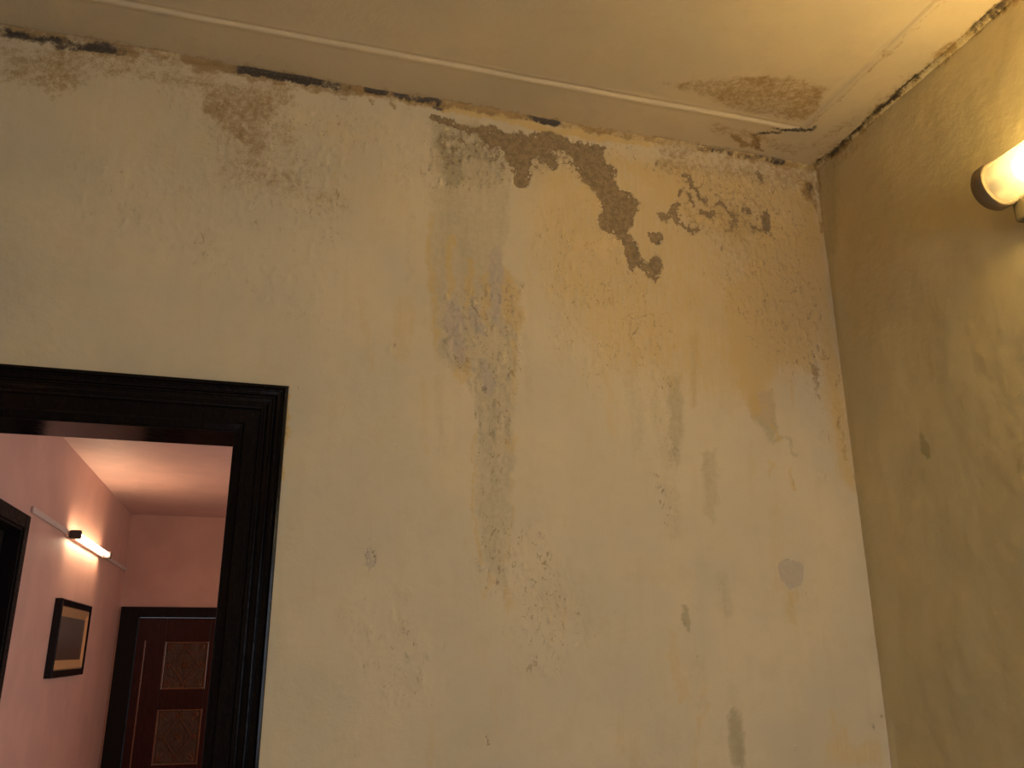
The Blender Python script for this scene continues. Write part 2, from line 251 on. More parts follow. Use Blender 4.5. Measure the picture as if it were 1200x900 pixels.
('P',2,0.8,0.0,0.0448,[(-0.093,3.069),(-0.02,3.047),(0.009,2.678),(0.012,2.347),(0.002,1.957),(-0.052,2.008),(-0.086,2.339),(-0.108,2.664)]),
('P',2,0.6,0.0,0.1482,[(-1.109,3.035),(-0.023,3.081),(-0.033,2.372),(-0.406,2.201),(-0.85,2.271),(-1.058,2.519)]),
('P',2,0.28,0.0,0.075,[(-2.537,3.036),(-2.11,3.045),(-1.51,3.051),(-1.317,2.596),(-1.848,2.681),(-2.291,2.765)]),
('P',2,0.7,0.0,0.0645,[(-0.996,3.041),(-0.58,3.051),(-0.195,3.052),(-0.01,3.049),(-0.059,2.796),(-0.357,2.724),(-0.652,2.866),(-0.708,2.934)]),
('P',6,0.5,0.0,0.0828,[(-1.055,2.833),(-0.832,2.778),(-0.738,2.335),(-0.854,2.167),(-1.007,2.362)]),
('P',5,0.5,0.0,0.04,[(-0.641,3.057),(-0.325,3.073),(-0.023,3.081),(-0.03,3.022),(-0.332,2.996),(-0.614,2.997)]),
('S',7,0.51,0.0058,0.003,[(-1.213,1.871),(-1.211,1.862),(-1.213,1.853)]),
('S',7,0.6,0.0051,0.0026,[(-1.489,1.471),(-1.493,1.465),(-1.491,1.459)]),
('S',7,0.51,0.007,0.0036,[(-0.292,2.021),(-0.299,2.008),(-0.303,1.995)]),
('S',7,0.54,0.0059,0.0031,[(-0.818,1.6),(-0.823,1.589),(-0.824,1.575)]),
('S',7,0.53,0.0069,0.0036,[(-1.123,2.706),(-1.123,2.689),(-1.126,2.672)]),
('S',7,0.46,0.0059,0.0031,[(-0.552,1.35),(-0.548,1.341),(-0.546,1.333)]),
('S',7,0.59,0.0082,0.0043,[(-0.134,2.72),(-0.142,2.709),(-0.14,2.7)]),
('S',7,0.44,0.007,0.0036,[(-0.62,2.291),(-0.621,2.281),(-0.622,2.267)]),
('S',7,0.56,0.0057,0.003,[(-0.74,1.375),(-0.735,1.364),(-0.728,1.354)]),
('S',7,0.58,0.0075,0.0039,[(-0.527,2.545),(-0.52,2.528),(-0.524,2.511)]),
('S',7,0.42,0.0074,0.0038,[(-0.459,2.466),(-0.461,2.449),(-0.462,2.431)]),
('S',7,0.45,0.006,0.0031,[(-0.35,1.25),(-0.345,1.246),(-0.353,1.242)]),
('S',7,0.5,0.0055,0.0029,[(-1.137,1.561),(-1.142,1.546),(-1.13,1.533)]),
('S',7,0.48,0.0071,0.0037,[(-0.468,2.253),(-0.461,2.237),(-0.456,2.221)]),
('S',7,0.4,0.0068,0.0036,[(-1.11,2.629),(-1.118,2.614),(-1.113,2.601)]),
('S',7,0.43,0.0072,0.0038,[(-0.63,2.547),(-0.625,2.539),(-0.619,2.534)]),
('S',7,0.51,0.0075,0.0039,[(-0.166,2.197),(-0.167,2.185),(-0.169,2.172)]),
('S',7,0.46,0.0062,0.0032,[(-0.756,1.776),(-0.757,1.761),(-0.757,1.745)]),
('S',7,0.49,0.0062,0.0032,[(-1.217,2.239),(-1.216,2.221),(-1.216,2.206)]),
('S',7,0.51,0.006,0.0031,[(-0.964,1.83),(-0.962,1.825),(-0.967,1.818)]),
('S',7,0.53,0.0066,0.0034,[(-0.635,2.018),(-0.639,2.005),(-0.64,1.99)]),
('S',7,0.41,0.0063,0.0033,[(-1.532,2.599),(-1.524,2.584),(-1.528,2.57)]),
('S',7,0.44,0.0068,0.0036,[(-0.676,2.254),(-0.679,2.246),(-0.68,2.235)]),
('S',7,0.49,0.0062,0.0032,[(-1.127,2.126),(-1.134,2.113),(-1.134,2.099)]),
('S',7,0.4,0.0065,0.0034,[(-1.111,2.378),(-1.116,2.362),(-1.114,2.346)]),
('S',7,0.56,0.0077,0.004,[(-0.47,2.667),(-0.474,2.654),(-0.472,2.646)]),
('S',7,0.57,0.0079,0.0041,[(-0.197,2.571),(-0.194,2.563),(-0.196,2.55)]),
('S',7,0.55,0.0066,0.0034,[(-1.237,2.535),(-1.242,2.521),(-1.245,2.51)]),
('S',7,0.55,0.0062,0.0032,[(-1.295,2.267),(-1.293,2.252),(-1.292,2.237)]),
('S',7,0.44,0.0061,0.0032,[(-1.37,2.24),(-1.371,2.225),(-1.369,2.211)]),
('S',7,0.35,0.0064,0.0033,[(-0.953,2.089),(-0.959,2.071),(-0.961,2.056)]),
('S',7,0.58,0.006,0.0031,[(-0.309,1.253),(-0.302,1.244),(-0.314,1.236)]),
('S',7,0.42,0.0061,0.0032,[(-0.495,1.466),(-0.494,1.455),(-0.497,1.441)]),
('S',7,0.55,0.0067,0.0035,[(-1.236,2.626),(-1.238,2.612),(-1.233,2.599)]),
('S',7,0.57,0.0066,0.0035,[(-0.218,1.678),(-0.215,1.661),(-0.217,1.646)]),
('S',7,0.52,0.0053,0.0027,[(-1.495,1.588),(-1.499,1.584),(-1.496,1.578)]),
('S',7,0.41,0.0054,0.0028,[(-0.978,1.334),(-0.981,1.324),(-0.983,1.314)]),
('S',7,0.48,0.0058,0.003,[(-0.884,1.542),(-0.889,1.533),(-0.892,1.527)]),
('S',7,0.56,0.0053,0.0028,[(-1.297,1.529),(-1.292,1.517),(-1.298,1.502)]),
('S',7,0.42,0.0059,0.0031,[(-0.671,1.432),(-0.677,1.426),(-0.674,1.421)]),
('S',7,0.36,0.0063,0.0033,[(-0.95,1.99),(-0.958,1.975),(-0.946,1.961)]),
('S',7,0.37,0.0065,0.0034,[(-1.388,2.605),(-1.382,2.587),(-1.384,2.568)]),
('S',7,0.5,0.0063,0.0033,[(-1.104,2.228),(-1.102,2.218),(-1.104,2.208)]),
('S',7,0.53,0.0061,0.0032,[(-1.282,2.191),(-1.282,2.183),(-1.282,2.179)]),
('S',7,0.55,0.0063,0.0033,[(-1.445,2.415),(-1.442,2.405),(-1.444,2.395)]),
('S',7,0.47,0.0066,0.0035,[(-0.374,1.784),(-0.379,1.772),(-0.38,1.762)]),
('S',7,0.48,0.0059,0.0031,[(-0.961,1.665),(-0.966,1.654),(-0.966,1.645)]),
('S',7,0.58,0.0058,0.003,[(-1.44,2.032),(-1.435,2.023),(-1.439,2.014)]),
('S',7,0.38,0.0065,0.0034,[(-0.245,1.532),(-0.246,1.522),(-0.25,1.515)]),
('S',7,0.53,0.0059,0.0031,[(-0.625,1.397),(-0.624,1.384),(-0.625,1.371)]),
('S',7,0.54,0.0055,0.0029,[(-1.391,1.803),(-1.395,1.799),(-1.386,1.795)]),
('S',7,0.36,0.0064,0.0033,[(-1.432,2.545),(-1.437,2.529),(-1.439,2.513)]),
('S',7,0.59,0.0053,0.0027,[(-1.358,1.462),(-1.353,1.452),(-1.353,1.442)]),
('S',7,0.53,0.0081,0.0042,[(-0.275,2.819),(-0.277,2.8),(-0.279,2.781)]),
('S',7,0.49,0.0059,0.0031,[(-0.502,1.33),(-0.505,1.325),(-0.506,1.321)]),
('S',7,0.54,0.0065,0.0034,[(-1.213,2.439),(-1.211,2.428),(-1.211,2.42)]),
('S',7,0.37,0.0063,0.0033,[(-1.029,2.103),(-1.029,2.093),(-1.03,2.086)]),
('S',7,0.52,0.0075,0.0039,[(-0.036,2.145),(-0.045,2.128),(-0.047,2.111)]),
('S',7,0.57,0.0066,0.0034,[(-0.567,1.941),(-0.565,1.931),(-0.571,1.918)]),
('S',7,0.46,0.0053,0.0028,[(-1.392,1.587),(-1.392,1.572),(-1.391,1.558)]),
('S',2,0.39,0.019,0.019,[(-1.368,2.201),(-1.354,2.017)]),
('S',2,0.34,0.0379,0.0379,[(-0.298,1.889),(-0.309,1.681)]),
('S',2,0.32,0.0334,0.0334,[(-0.785,1.311),(-0.783,1.2)]),
('S',1,0.31,0.0261,0.0261,[(-1.067,2.367),(-1.061,2.222)]),
('S',6,0.33,0.0196,0.0196,[(-0.585,1.658),(-0.588,1.484)]),
('S',6,0.38,0.0349,0.0349,[(-0.928,1.628),(-0.922,1.492)]),
('S',6,0.26,0.0296,0.0296,[(-1.527,1.409),(-1.509,1.252)]),
('S',1,0.28,0.0361,0.0361,[(-1.321,2.225),(-1.307,2.003)]),
('S',1,0.3,0.0357,0.0357,[(-0.587,1.458),(-0.591,1.349)]),
('S',2,0.26,0.0161,0.0161,[(-1.015,1.618),(-1.011,1.536)]),
('S',2,0.32,0.0207,0.0207,[(-0.972,1.612),(-0.969,1.542)]),
('S',2,0.27,0.0318,0.0318,[(-0.899,2.325),(-0.892,2.053)]),
('S',2,0.38,0.0149,0.0149,[(-1.164,1.434),(-1.157,1.305)]),
('S',2,0.36,0.0472,0.0472,[(-0.108,2.591),(-0.121,2.411)]),
('S',2,0.27,0.0289,0.0289,[(-1.2,1.681),(-1.187,1.479)]),
('S',6,0.32,0.0353,0.0353,[(-0.085,2.197),(-0.103,2.0)])]
CEILING_MARKS = [
('S',5,0.8,0.02,0.03,[(-0.004,0),(-0.004,-1.1)]),
('S',4,0.8,0.012,0.01,[(-0.008,-0.33),(-0.008,-0.56)]),
('S',5,0.45,0.05,0.07,[(0,0),(0,-0.5)]),
('S',5,0.6,0.012,0.02,[(-2.7,-0.004),(-0.1,-0.004)]),
('S',5,0.5,0.006,0.01,[(-0.165,-0.2),(-0.165,-1.1)]),
('P',5,0.6,0.0,0.018,[(-0.694,-0.27),(-0.55,-0.344),(-0.481,-0.372),(-0.355,-0.4),(-0.231,-0.381),(-0.177,-0.264),(-0.192,-0.226),(-0.321,-0.209),(-0.444,-0.21),(-0.553,-0.246),(-0.642,-0.251)]),
('P',5,0.5,0.0,0.0135,[(-0.747,-0.263),(-0.612,-0.302),(-0.524,-0.298),(-0.559,-0.258)]),
('S',4,0.95,0.0112,0.0067,[(-0.292,-0.164),(-0.228,-0.163),(-0.177,-0.182),(-0.143,-0.192),(-0.149,-0.224)]),
('S',4,0.8,0.0135,0.009,[(-0.309,-0.12),(-0.274,-0.135),(-0.234,-0.146)]),
('P',5,0.95,0.0,0.0067,[(-0.323,-0.111),(-0.317,-0.123),(-0.277,-0.089),(-0.224,-0.036),(-0.252,-0.038),(-0.285,-0.05)]),
('P',4,0.5,0.0,0.0067,[(-0.315,-0.103),(-0.306,-0.116),(-0.252,-0.059),(-0.224,-0.036),(-0.263,-0.046)]),
('S',5,0.85,0.018,0.009,[(-0.372,-0.087),(-0.332,-0.063),(-0.283,-0.045)]),
('S',5,0.5,0.036,0.027,[(-0.45,-0.114),(-0.25,-0.096),(-0.129,-0.063)]),
('S',5,0.5,0.036,0.027,[(-0.087,-0.168),(-0.053,-0.276)]),
('S',5,0.45,0.027,0.0225,[(-0.161,-0.085),(-0.084,-0.118)]),
('S',5,0.7,0.018,0.018,[(-2.553,0.013),(-2.231,0.013),(-1.885,0.006),(-1.435,-0.003)]),
('S',4,0.8,0.0135,0.0135,[(-2.551,0.005),(-2.428,0.019),(-2.276,0.019)]),
('S',4,0.7,0.0112,0.009,[(-1.885,0.006),(-1.64,0.005)]),
('S',2,0.5,0.0135,0.0135,[(-1.382,-0.005),(-0.997,-0.006),(-0.516,-0.005),(-0.015,0.004)]),
('S',5,0.6,0.0135,0.0135,[(-0.997,-0.006),(-0.516,-0.005),(-0.015,0.004)]),
('S',4,0.7,0.009,0.009,[(-1.052,0.0),(-0.938,-0.004)]),
('S',4,0.8,0.0135,0.009,[(-0.516,-0.005),(-0.322,-0.002)]),
('S',4,0.9,0.018,0.009,[(-0.212,-0.001),(-0.138,-0.0)]),
('S',4,0.9,0.0158,0.0112,[(-0.003,0.007),(-0.008,-0.081),(-0.004,-0.212)]),
('S',5,0.9,0.0135,0.0135,[(-0.003,0.007),(-0.004,-0.212),(-0.007,-0.424),(-0.008,-0.593),(-0.013,-0.827)]),
('S',4,1,0.0225,0.0112,[(-0.01,-0.401),(-0.007,-0.454),(-0.001,-0.517)]),
('S',4,0.8,0.018,0.0112,[(0.003,-0.53),(0.001,-0.648)]),
('S',4,0.95,0.018,0.0112,[(-0.006,-0.717),(-0.011,-0.802)]),
('S',4,0.7,0.018,0.0112,[(-0.004,-0.212),(-0.01,-0.401)])]
RIGHT_MARKS = [
('S',5,0.9,0.022,0.02,[(0,3.112),(-1.2,3.112)]),
('S',4,0.75,0.01,0.008,[(0,3.11),(-0.3,3.112),(-0.62,3.112)]),
('S',4,0.9,0.016,0.01,[(-0.33,3.113),(-0.56,3.113)]),
('S',4,0.85,0.014,0.01,[(-0.7,3.113),(-0.85,3.113)]),
('P',2,0.35,0.0,0.096,[(-0.037,3.062),(-0.421,2.998),(-0.301,2.409),(-0.065,2.383),(-0.032,2.663)]),
('S',5,0.6,0.016,0.0128,[(-0.02,3.1),(-0.01,2.994),(-0.002,2.9)]),
('S',1,0.5,0.0576,0.0448,[(-0.082,3.052),(-0.033,2.788)]),
('S',5,0.7,0.0128,0.0128,[(-0.007,3.107),(-0.206,3.113),(-0.415,3.114),(-0.584,3.113),(-0.815,3.118)]),
('S',4,0.7,0.008,0.008,[(-0.007,3.111),(-0.206,3.116),(-0.415,3.116),(-0.534,3.118)]),
('S',5,0.35,0.0512,0.0384,[(-0.061,3.065),(-0.199,3.079),(-0.363,3.082)]),
('P',1,0.9,0.0,0.0082,[(-0.294,2.089),(-0.308,2.078),(-0.325,2.032),(-0.32,2.009),(-0.302,2.001),(-0.288,2.028)]),
('S',7,0.4,0.007,0.0042,[(-0.295,2.126),(-0.298,2.075)]),
('S',7,0.45,0.0069,0.0042,[(-0.299,2.08),(-0.311,2.06)]),
('S',1,0.5,0.0178,0.0111,[(-0.619,1.976),(-0.603,1.916)]),
('S',7,0.35,0.0096,0.0064,[(-0.143,2.329),(-0.139,2.308)]),
('S',7,0.3,0.0149,0.009,[(-0.312,2.464),(-0.331,2.451)]),
('S',1,0.3,0.0639,0.0447,[(-0.012,1.942),(-0.012,1.799)])]

# ---------------------------------------------------------------- numpy noise
def _hash(ix, iy, s):
    h = (ix.astype(np.int64) * 374761393 + iy.astype(np.int64) * 668265263 + s * 974634777) & 0xFFFFFFFF
    h = ((h ^ (h >> 13)) * 1274126177) & 0xFFFFFFFF
    return ((h ^ (h >> 16)) & 0xFFFF) / 65535.0
def vnoise(x, y, s=0):
    ix = np.floor(x); iy = np.floor(y); fx = x - ix; fy = y - iy
    fx = fx * fx * (3 - 2 * fx); fy = fy * fy * (3 - 2 * fy)
    a = _hash(ix, iy, s); b = _hash(ix + 1, iy, s); c = _hash(ix, iy + 1, s); d = _hash(ix + 1, iy + 1, s)
    return (a * (1 - fx) + b * fx) * (1 - fy) + (c * (1 - fx) + d * fx) * fy
def fbm(x, y, s=0, o=3):
    t = 0; a = .5; n = 0
    for k in range(o):
        t = t + a * vnoise(x, y, s + k * 17); n += a; x = x * 2.03 + 7.1; y = y * 2.03 + 3.7; a *= .5
    return t / n
def sstep(a, b, x):
    t = np.clip((x - a) / (b - a), 0, 1); return t * t * (3 - 2 * t)

def seg_dist(X, Y, a, b):
    dx, dy = b[0] - a[0], b[1] - a[1]; L = dx * dx + dy * dy + 1e-12
    t = np.clip(((X - a[0]) * dx + (Y - a[1]) * dy) / L, 0, 1)
    return np.hypot(X - a[0] - t * dx, Y - a[1] - t * dy)

def paint(U, V, marks):
    """8 wear fields at the surface coordinates U, V (edges made ragged by a noise warp)."""
    F = np.zeros((8, U.size))
    w1x = (fbm(U * 28, V * 28, 3, 4) - .5); w1y = (fbm(U * 28, V * 28, 51, 4) - .5)
    w2x = (fbm(U * 150, V * 150, 5, 2) - .5); w2y = (fbm(U * 150, V * 150, 71, 2) - .5)
    for kind, ch, val, wd, soft, pts in marks:
        amp = {0: .028, 1: .03, 2: .034, 3: .026, 4: .018, 5: .04, 6: .04, 7: .012}[ch]
        am2 = {0: .014, 4: .012, 7: .007}.get(ch, .010)
        xs = [p[0] for p in pts]; ys = [p[1] for p in pts]; m = soft * 1.5 + wd + .04
        k = np.nonzero((U > min(xs) - m) & (U < max(xs) + m) & (V > min(ys) - m) & (V < max(ys) + m))[0]
        if k.size == 0: continue
        X = U[k] + w1x[k] * amp + w2x[k] * am2; Y = V[k] + w1y[k] * amp + w2y[k] * am2
        n = len(pts)
        wd0 = wd
        if ch == 7: wd = wd * .35; soft = soft * .8
        if kind == 'P':
            d = np.full(k.size, 9.0); ins = np.zeros(k.size, bool)
            for i in range(n):
                a, b = pts[i], pts[(i + 1) % n]
                d = np.minimum(d, seg_dist(X, Y, a, b))
                if a[1] != b[1]:
                    c = (a[1] > Y) != (b[1] > Y)
                    ins ^= c & (X < (b[0] - a[0]) * (Y - a[1]) / (b[1] - a[1]) + a[0])
            sd = np.where(ins, d, -d)
            f = sstep(-soft, soft, sd)
        else:
            d = np.full(k.size, 9.0)
            for i in range(n - 1): d = np.minimum(d, seg_dist(X, Y, pts[i], pts[i + 1]))
            f = 1 - sstep(max(0, wd * .5 - soft * .5), wd * .5 + soft, d)
            if ch in (4, 5): f = f * (1 - .38 * sstep(.45, .65, fbm(X * 16, Y * 16, 91, 3)))
            if ch == 4 and n > 1:   # mould fades out towards both ends
                L = math.hypot(pts[-1][0] - pts[0][0], pts[-1][1] - pts[0][1]) + 1e-6
                e = np.minimum(np.hypot(X - pts[0][0], Y - pts[0][1]), np.hypot(X - pts[-1][0], Y - pts[-1][1]))
                f = f * sstep(-.012, min(.035, L * .2), e)
        F[ch][k] = np.maximum(F[ch][k], f * val)
    return F

# ---------------------------------------------------------------- node helpers
def new_mat(name):
    m = bpy.data.materials.new(name); m.use_nodes = True
    nt = m.node_tree; return m, nt, nt.nodes['Principled BSDF']
def N(nt, t, **kw):
    n = nt.nodes.new(t)
    for k, v in kw.items(): setattr(n, k, v)
    return n
def mth(nt, op, a, b=None, clamp=False):
    n = N(nt, 'ShaderNodeMath', operation=op, use_clamp=clamp)
    for i, v in enumerate((a, b)):
        if v is None: continue
        if isinstance(v, (int, float)): n.inputs[i].default_value = v
        else: nt.links.new(v, n.inputs[i])
    return n.outputs[0]
def mixc(nt, fac, a, b):
    n = N(nt, 'ShaderNodeMix', data_type='RGBA')
    for s, v in ((0, fac), (6, a), (7, b)):
        if isinstance(v, (int, float)): n.inputs[s].default_value = v
        elif isinstance(v, tuple): n.inputs[s].default_value = v + (1,)
        else: nt.links.new(v, n.inputs[s])
    return n.outputs[2]
def ramp(nt, v, a, b, lo=0.0, hi=1.0):
    n = N(nt, 'ShaderNodeMapRange', interpolation_type='SMOOTHSTEP'); nt.links.new(v, n.inputs[0])
    n.inputs[1].default_value = a; n.inputs[2].default_value = b; n.inputs[3].default_value = lo; n.inputs[4].default_value = hi
    return n.outputs[0]
def noise(nt, co, scale, detail=3, rough=.55, dist=0.0, stretch=None):
    n = N(nt, 'ShaderNodeTexNoise'); n.inputs['Scale'].default_value = scale; n.inputs['Detail'].default_value = detail
    n.inputs['Roughness'].default_value = rough; n.inputs['Distortion'].default_value = dist
    if stretch:
        mp = N(nt, 'ShaderNodeMapping'); mp.inputs['Scale'].default_value = stretch
        nt.links.new(co, mp.inputs[0]); co = mp.outputs[0]
    nt.links.new(co, n.inputs['Vector']); return n.outputs['Fac']

def wear_material(name, base, rough=.75, mottle=1.0, streak=(1, 1, .12)):
    m, nt, bs = new_mat(name)
    co = N(nt, 'ShaderNodeNewGeometry').outputs['Position']
    A = N(nt, 'ShaderNodeAttribute', attribute_name='wear_a'); B = N(nt, 'ShaderNodeAttribute', attribute_name='wear_b')
    sa = N(nt, 'ShaderNodeSeparateColor'); nt.links.new(A.outputs['Color'], sa.inputs[0])
    sb = N(nt, 'ShaderNodeSeparateColor'); nt.links.new(B.outputs['Color'], sb.inputs[0])
    peel, olive, ochre, eff = sa.outputs[0], sa.outputs[1], sa.outputs[2], A.outputs['Alpha']
    mold, rust, speck, crack = sb.outputs[0], sb.outputs[1], sb.outputs[2], B.outputs['Alpha']
    n3 = noise(nt, co, 3.0, 2); n12 = noise(nt, co, 12, 4, .6); n60 = noise(nt, co, 60, 4, .65)
    n200 = noise(nt, co, 230, 2, .6)
    st = noise(nt, co, 26, 3, .6, 0, streak); st2 = noise(nt, co, 90, 3, .6, 0, streak)
    def sub(x, c): return mth(nt, 'SUBTRACT', x, c)
    def mul(x, c): return mth(nt, 'MULTIPLY', x, c)
    def add(*xs):
        r = xs[0]
        for x in xs[1:]: r = mth(nt, 'ADD', r, x)
        return r
    b = [c for c in base]
    tone = lambda k, r=1, g=1, bl=1: (b[0] * k * r, b[1] * k * g, b[2] * k * bl)
    c = mixc(nt, ramp(nt, n3, .38, .62), tone(.96, .985, 1.0, 1.01), tone(1.03, 1.01, 1, .97))
    c = mixc(nt, mul(ramp(nt, n12, .45, .70), .30 * mottle), c, tone(.84, 1.0, .97, .9))
    c = mixc(nt, mul(ramp(nt, st, .52, .72), .22 * mottle), c, tone(.86, 1.02, .97, .85))
    # damp grey, ochre, rust: soft coats broken up by streaky noise
    f = ramp(nt, add(olive, mul(sub(n60, .5), .55), mul(sub(st, .5), .5)), .12, .95); f = mul(f, 1.0)
    c = mixc(nt, f, c, tone(.68, 1.0, .99, .88))
    f = ramp(nt, add(ochre, mul(sub(st2, .5), .6), mul(sub(n60, .5), .4)), .12, .9)
    f = mth(nt, 'MULTIPLY', f, ramp(nt, ochre, .0, .12)); c = mixc(nt, mul(f, .8), c, tone(.88, 1.10, .90, .50))
    f = ramp(nt, add(rust, mul(sub(n60, .5), 1.3), mul(sub(n200, .5), .8), mul(sub(n12, .5), .8)), .15, .95)
    f = mth(nt, 'MULTIPLY', f, ramp(nt, rust, .0, .15)); c = mixc(nt, mul(f, .92), c, tone(.47, 1.16, .88, .52))
    f = ramp(nt, add(eff, mul(sub(n60, .5), .7), mul(sub(n200, .5), .4)), .30, .75)
    f = mth(nt, 'MULTIPLY', f, ramp(nt, eff, .0, .15)); c = mixc(nt, mul(f, .75), c, tone(.74, 1.0, 1.0, 1.16))
    # bare plaster where the paint is off
    fp = ramp(nt, add(peel, mul(sub(n60, .5), 1.0), mul(sub(n200, .5), .5)), .42, .54)
    fp = mth(nt, 'MULTIPLY', fp, ramp(nt, peel, .05, .3))
    pc = mixc(nt, ramp(nt, n60, .35, .65), tone(.33, 1.10, .94, .72), tone(.49, 1.10, .94, .74))
    pc = mixc(nt, mul(ramp(nt, n200, .60, .72), .55), pc, tone(.85))
    c = mixc(nt, fp, c, pc)
    # dark rim just outside the paint edge
    # flecks: small dark crumbs and pale lifted bits, stretched down the wall
    fk = noise(nt, co, 85, 3, .72, 1.0, (1, 1, .55)); fk2 = noise(nt, co, 48, 4, .75, 1.6, (1, 1, .6))
    sp = mth(nt, 'MULTIPLY', ramp(nt, fk, .57, .66), ramp(nt, add(speck, mul(sub(n12, .5), 1.6)), .15, .7))
    sp = mth(nt, 'MULTIPLY', sp, ramp(nt, speck, .0, .2)); c = mixc(nt, mul(sp, .75), c, tone(.38, 1.1, .95, .72))
    sp2 = mth(nt, 'MULTIPLY', ramp(nt, fk2, .35, .29), ramp(nt, speck, .1, .7)); c = mixc(nt, mul(sp2, .30), c, tone(1.15))
    fm = ramp(nt, add(mold, mul(sub(n12, .5), .9), mul(sub(n60, .5), 1.1), mul(sub(n200, .5), .6)), .22, .85)
    fm = mth(nt, 'MULTIPLY', fm, ramp(nt, mold, .0, .2))
    mc = mixc(nt, ramp(nt, n200, .5, .75), (.045, .036, .030), (.15, .125, .10))
    c = mixc(nt, mul(fm, .95), c, mc)
    fc = ramp(nt, add(crack, mul(sub(n200, .5), .9), mul(sub(n60, .5), .8)), .35, .85)
    fc = mth(nt, 'MULTIPLY', fc, ramp(nt, crack, .0, .2)); c = mixc(nt, mul(fc, .72), c, tone(.34, 1.08, .92, .75))
    nt.links.new(c, bs.inputs['Base Color'])
    # roughness: aged distemper paint with a slight sheen, bare plaster matt
    r = mixc(nt, fp, (rough,) * 3, (.95,) * 3); nt.links.new(r, bs.inputs['Roughness'])
    bs.inputs['Specular IOR Level'].default_value = .35
    h = add(mul(n12, .0035), mul(n60, .0012), mul(n200, .0004), mul(fp, -.0016))
    bp = N(nt, 'ShaderNodeBump'); bp.inputs['Strength'].default_value = .8; bp.inputs['Distance'].default_value = 1.0
    nt.links.new(h, bp.inputs['Height']); nt.links.new(bp.outputs[0], bs.inputs['Normal'])
    return m

def paint_mat(name, base, rough=.6, bump=.0008, var=.05):
    m, nt, bs = new_mat(name)
    co = N(nt, 'ShaderNodeNewGeometry').outputs['Position']
    n4 = noise(nt, co, 3.5, 5); n40 = noise(nt, co, 45, 4)
    c = mixc(nt, ramp(nt, n4, .35, .65), tuple(x * (1 - var) for x in base), tuple(min(1, x * (1 + var)) for x in base))
    nt.links.new(c, bs.inputs['Base Color']); bs.inputs['Roughness'].default_value = rough
    bp = N(nt, 'ShaderNodeBump'); bp.inputs['Strength'].default_value = .5; bp.inputs['Distance'].default_value = bump
    nt.links.new(n40, bp.inputs['Height']); nt.links.new(bp.outputs[0], bs.inputs['Normal'])
    return m

def wood_mat(name, dark, light, rough=.3, coat=.5, axis=(9, 9, .7), bump=.0008, spec=.3):
    m, nt, bs = new_mat(name)
    co = N(nt, 'ShaderNodeNewGeometry').outputs['Position']
    g = noise(nt, co, 12, 6, .65, 1.5, axis); s = noise(nt, co, 70, 3)
    c = mixc(nt, ramp(nt, g, .35, .68), dark, light); nt.links.new(c, bs.inputs['Base Color'])
    r = ramp(nt, s, .3, .7, rough * .8, rough * 1.3); nt.links.new(r, bs.inputs['Roughness'])
    bs.inputs['Specular IOR Level'].default_value = spec; bs.inputs['Coat Weight'].default_value = coat; bs.inputs['Coat Roughness'].default_value = .15
    h = mth(nt, 'ADD', mth(nt, 'MULTIPLY', g, .7), mth(nt, 'MULTIPLY', s, .6))
    bp = N(nt, 'ShaderNodeBump'); bp.inputs['Strength'].default_value = .6; bp.inputs['Distance'].default_value = bump
    nt.links.new(h, bp.inputs['Height']); nt.links.new(bp.outputs[0], bs.inputs['Normal'])
    return m

def plain(name, col, rough=.5, metal=0.0, emit=None, strength=0):
    m, nt, bs = new_mat(name)
    bs.inputs['Base Color'].default_value = col + (1,); bs.inputs['Roughness'].default_value = rough
    bs.inputs['Metallic'].default_value = metal
    co = N(nt, 'ShaderNodeNewGeometry').outputs['Position']; n = noise(nt, co, 40, 3)
    nt.links.new(ramp(nt, n, .3, .7, rough * .85, min(1, rough * 1.15)), bs.inputs['Roughness'])
    if emit:
        bs.inputs['Emission Color'].default_value = emit + (1,); bs.inputs['Emission Strength'].default_value = strength
    return m

def glass_mat(name, tint, gloss=.12, milk=.0):
    m = bpy.data.materials.new(name); m.use_nodes = True; nt = m.node_tree; nt.nodes.clear()
    out = N(nt, 'ShaderNodeOutputMaterial'); tr = N(nt, 'ShaderNodeBsdfTransparent'); tr.inputs[0].default_value = tint + (1,)
    gl = N(nt, 'ShaderNodeBsdfGlossy'); gl.inputs['Roughness'].default_value = .08
    tl = N(nt, 'ShaderNodeBsdfTranslucent'); tl.inputs[0].default_value = (.95, .9, .8, 1)
    df = N(nt, 'ShaderNodeBsdfDiffuse'); df.inputs[0].default_value = (.9, .85, .75, 1)
    m0 = N(nt, 'ShaderNodeMixShader'); m0.inputs[0].default_value = .5
    nt.links.new(tl.outputs[0], m0.inputs[1]); nt.links.new(df.outputs[0], m0.inputs[2])
    m1 = N(nt, 'ShaderNodeMixShader'); m1.inputs[0].default_value = milk
    nt.links.new(tr.outputs[0], m1.inputs[1]); nt.links.new(m0.outputs[0], m1.inputs[2])
    lw = N(nt, 'ShaderNodeLayerWeight'); lw.inputs[0].default_value = .4
    m2 = N(nt, 'ShaderNodeMixShader'); nt.links.new(mth(nt, 'ADD', mth(nt, 'MULTIPLY', lw.outputs['Fresnel'], .5), gloss * .3, True), m2.inputs[0])
    nt.links.new(m1.outputs[0], m2.inputs[1]); nt.links.new(gl.outputs[0], m2.inputs[2]); nt.links.new(m2.outputs[0], out.inputs[0])
    return m

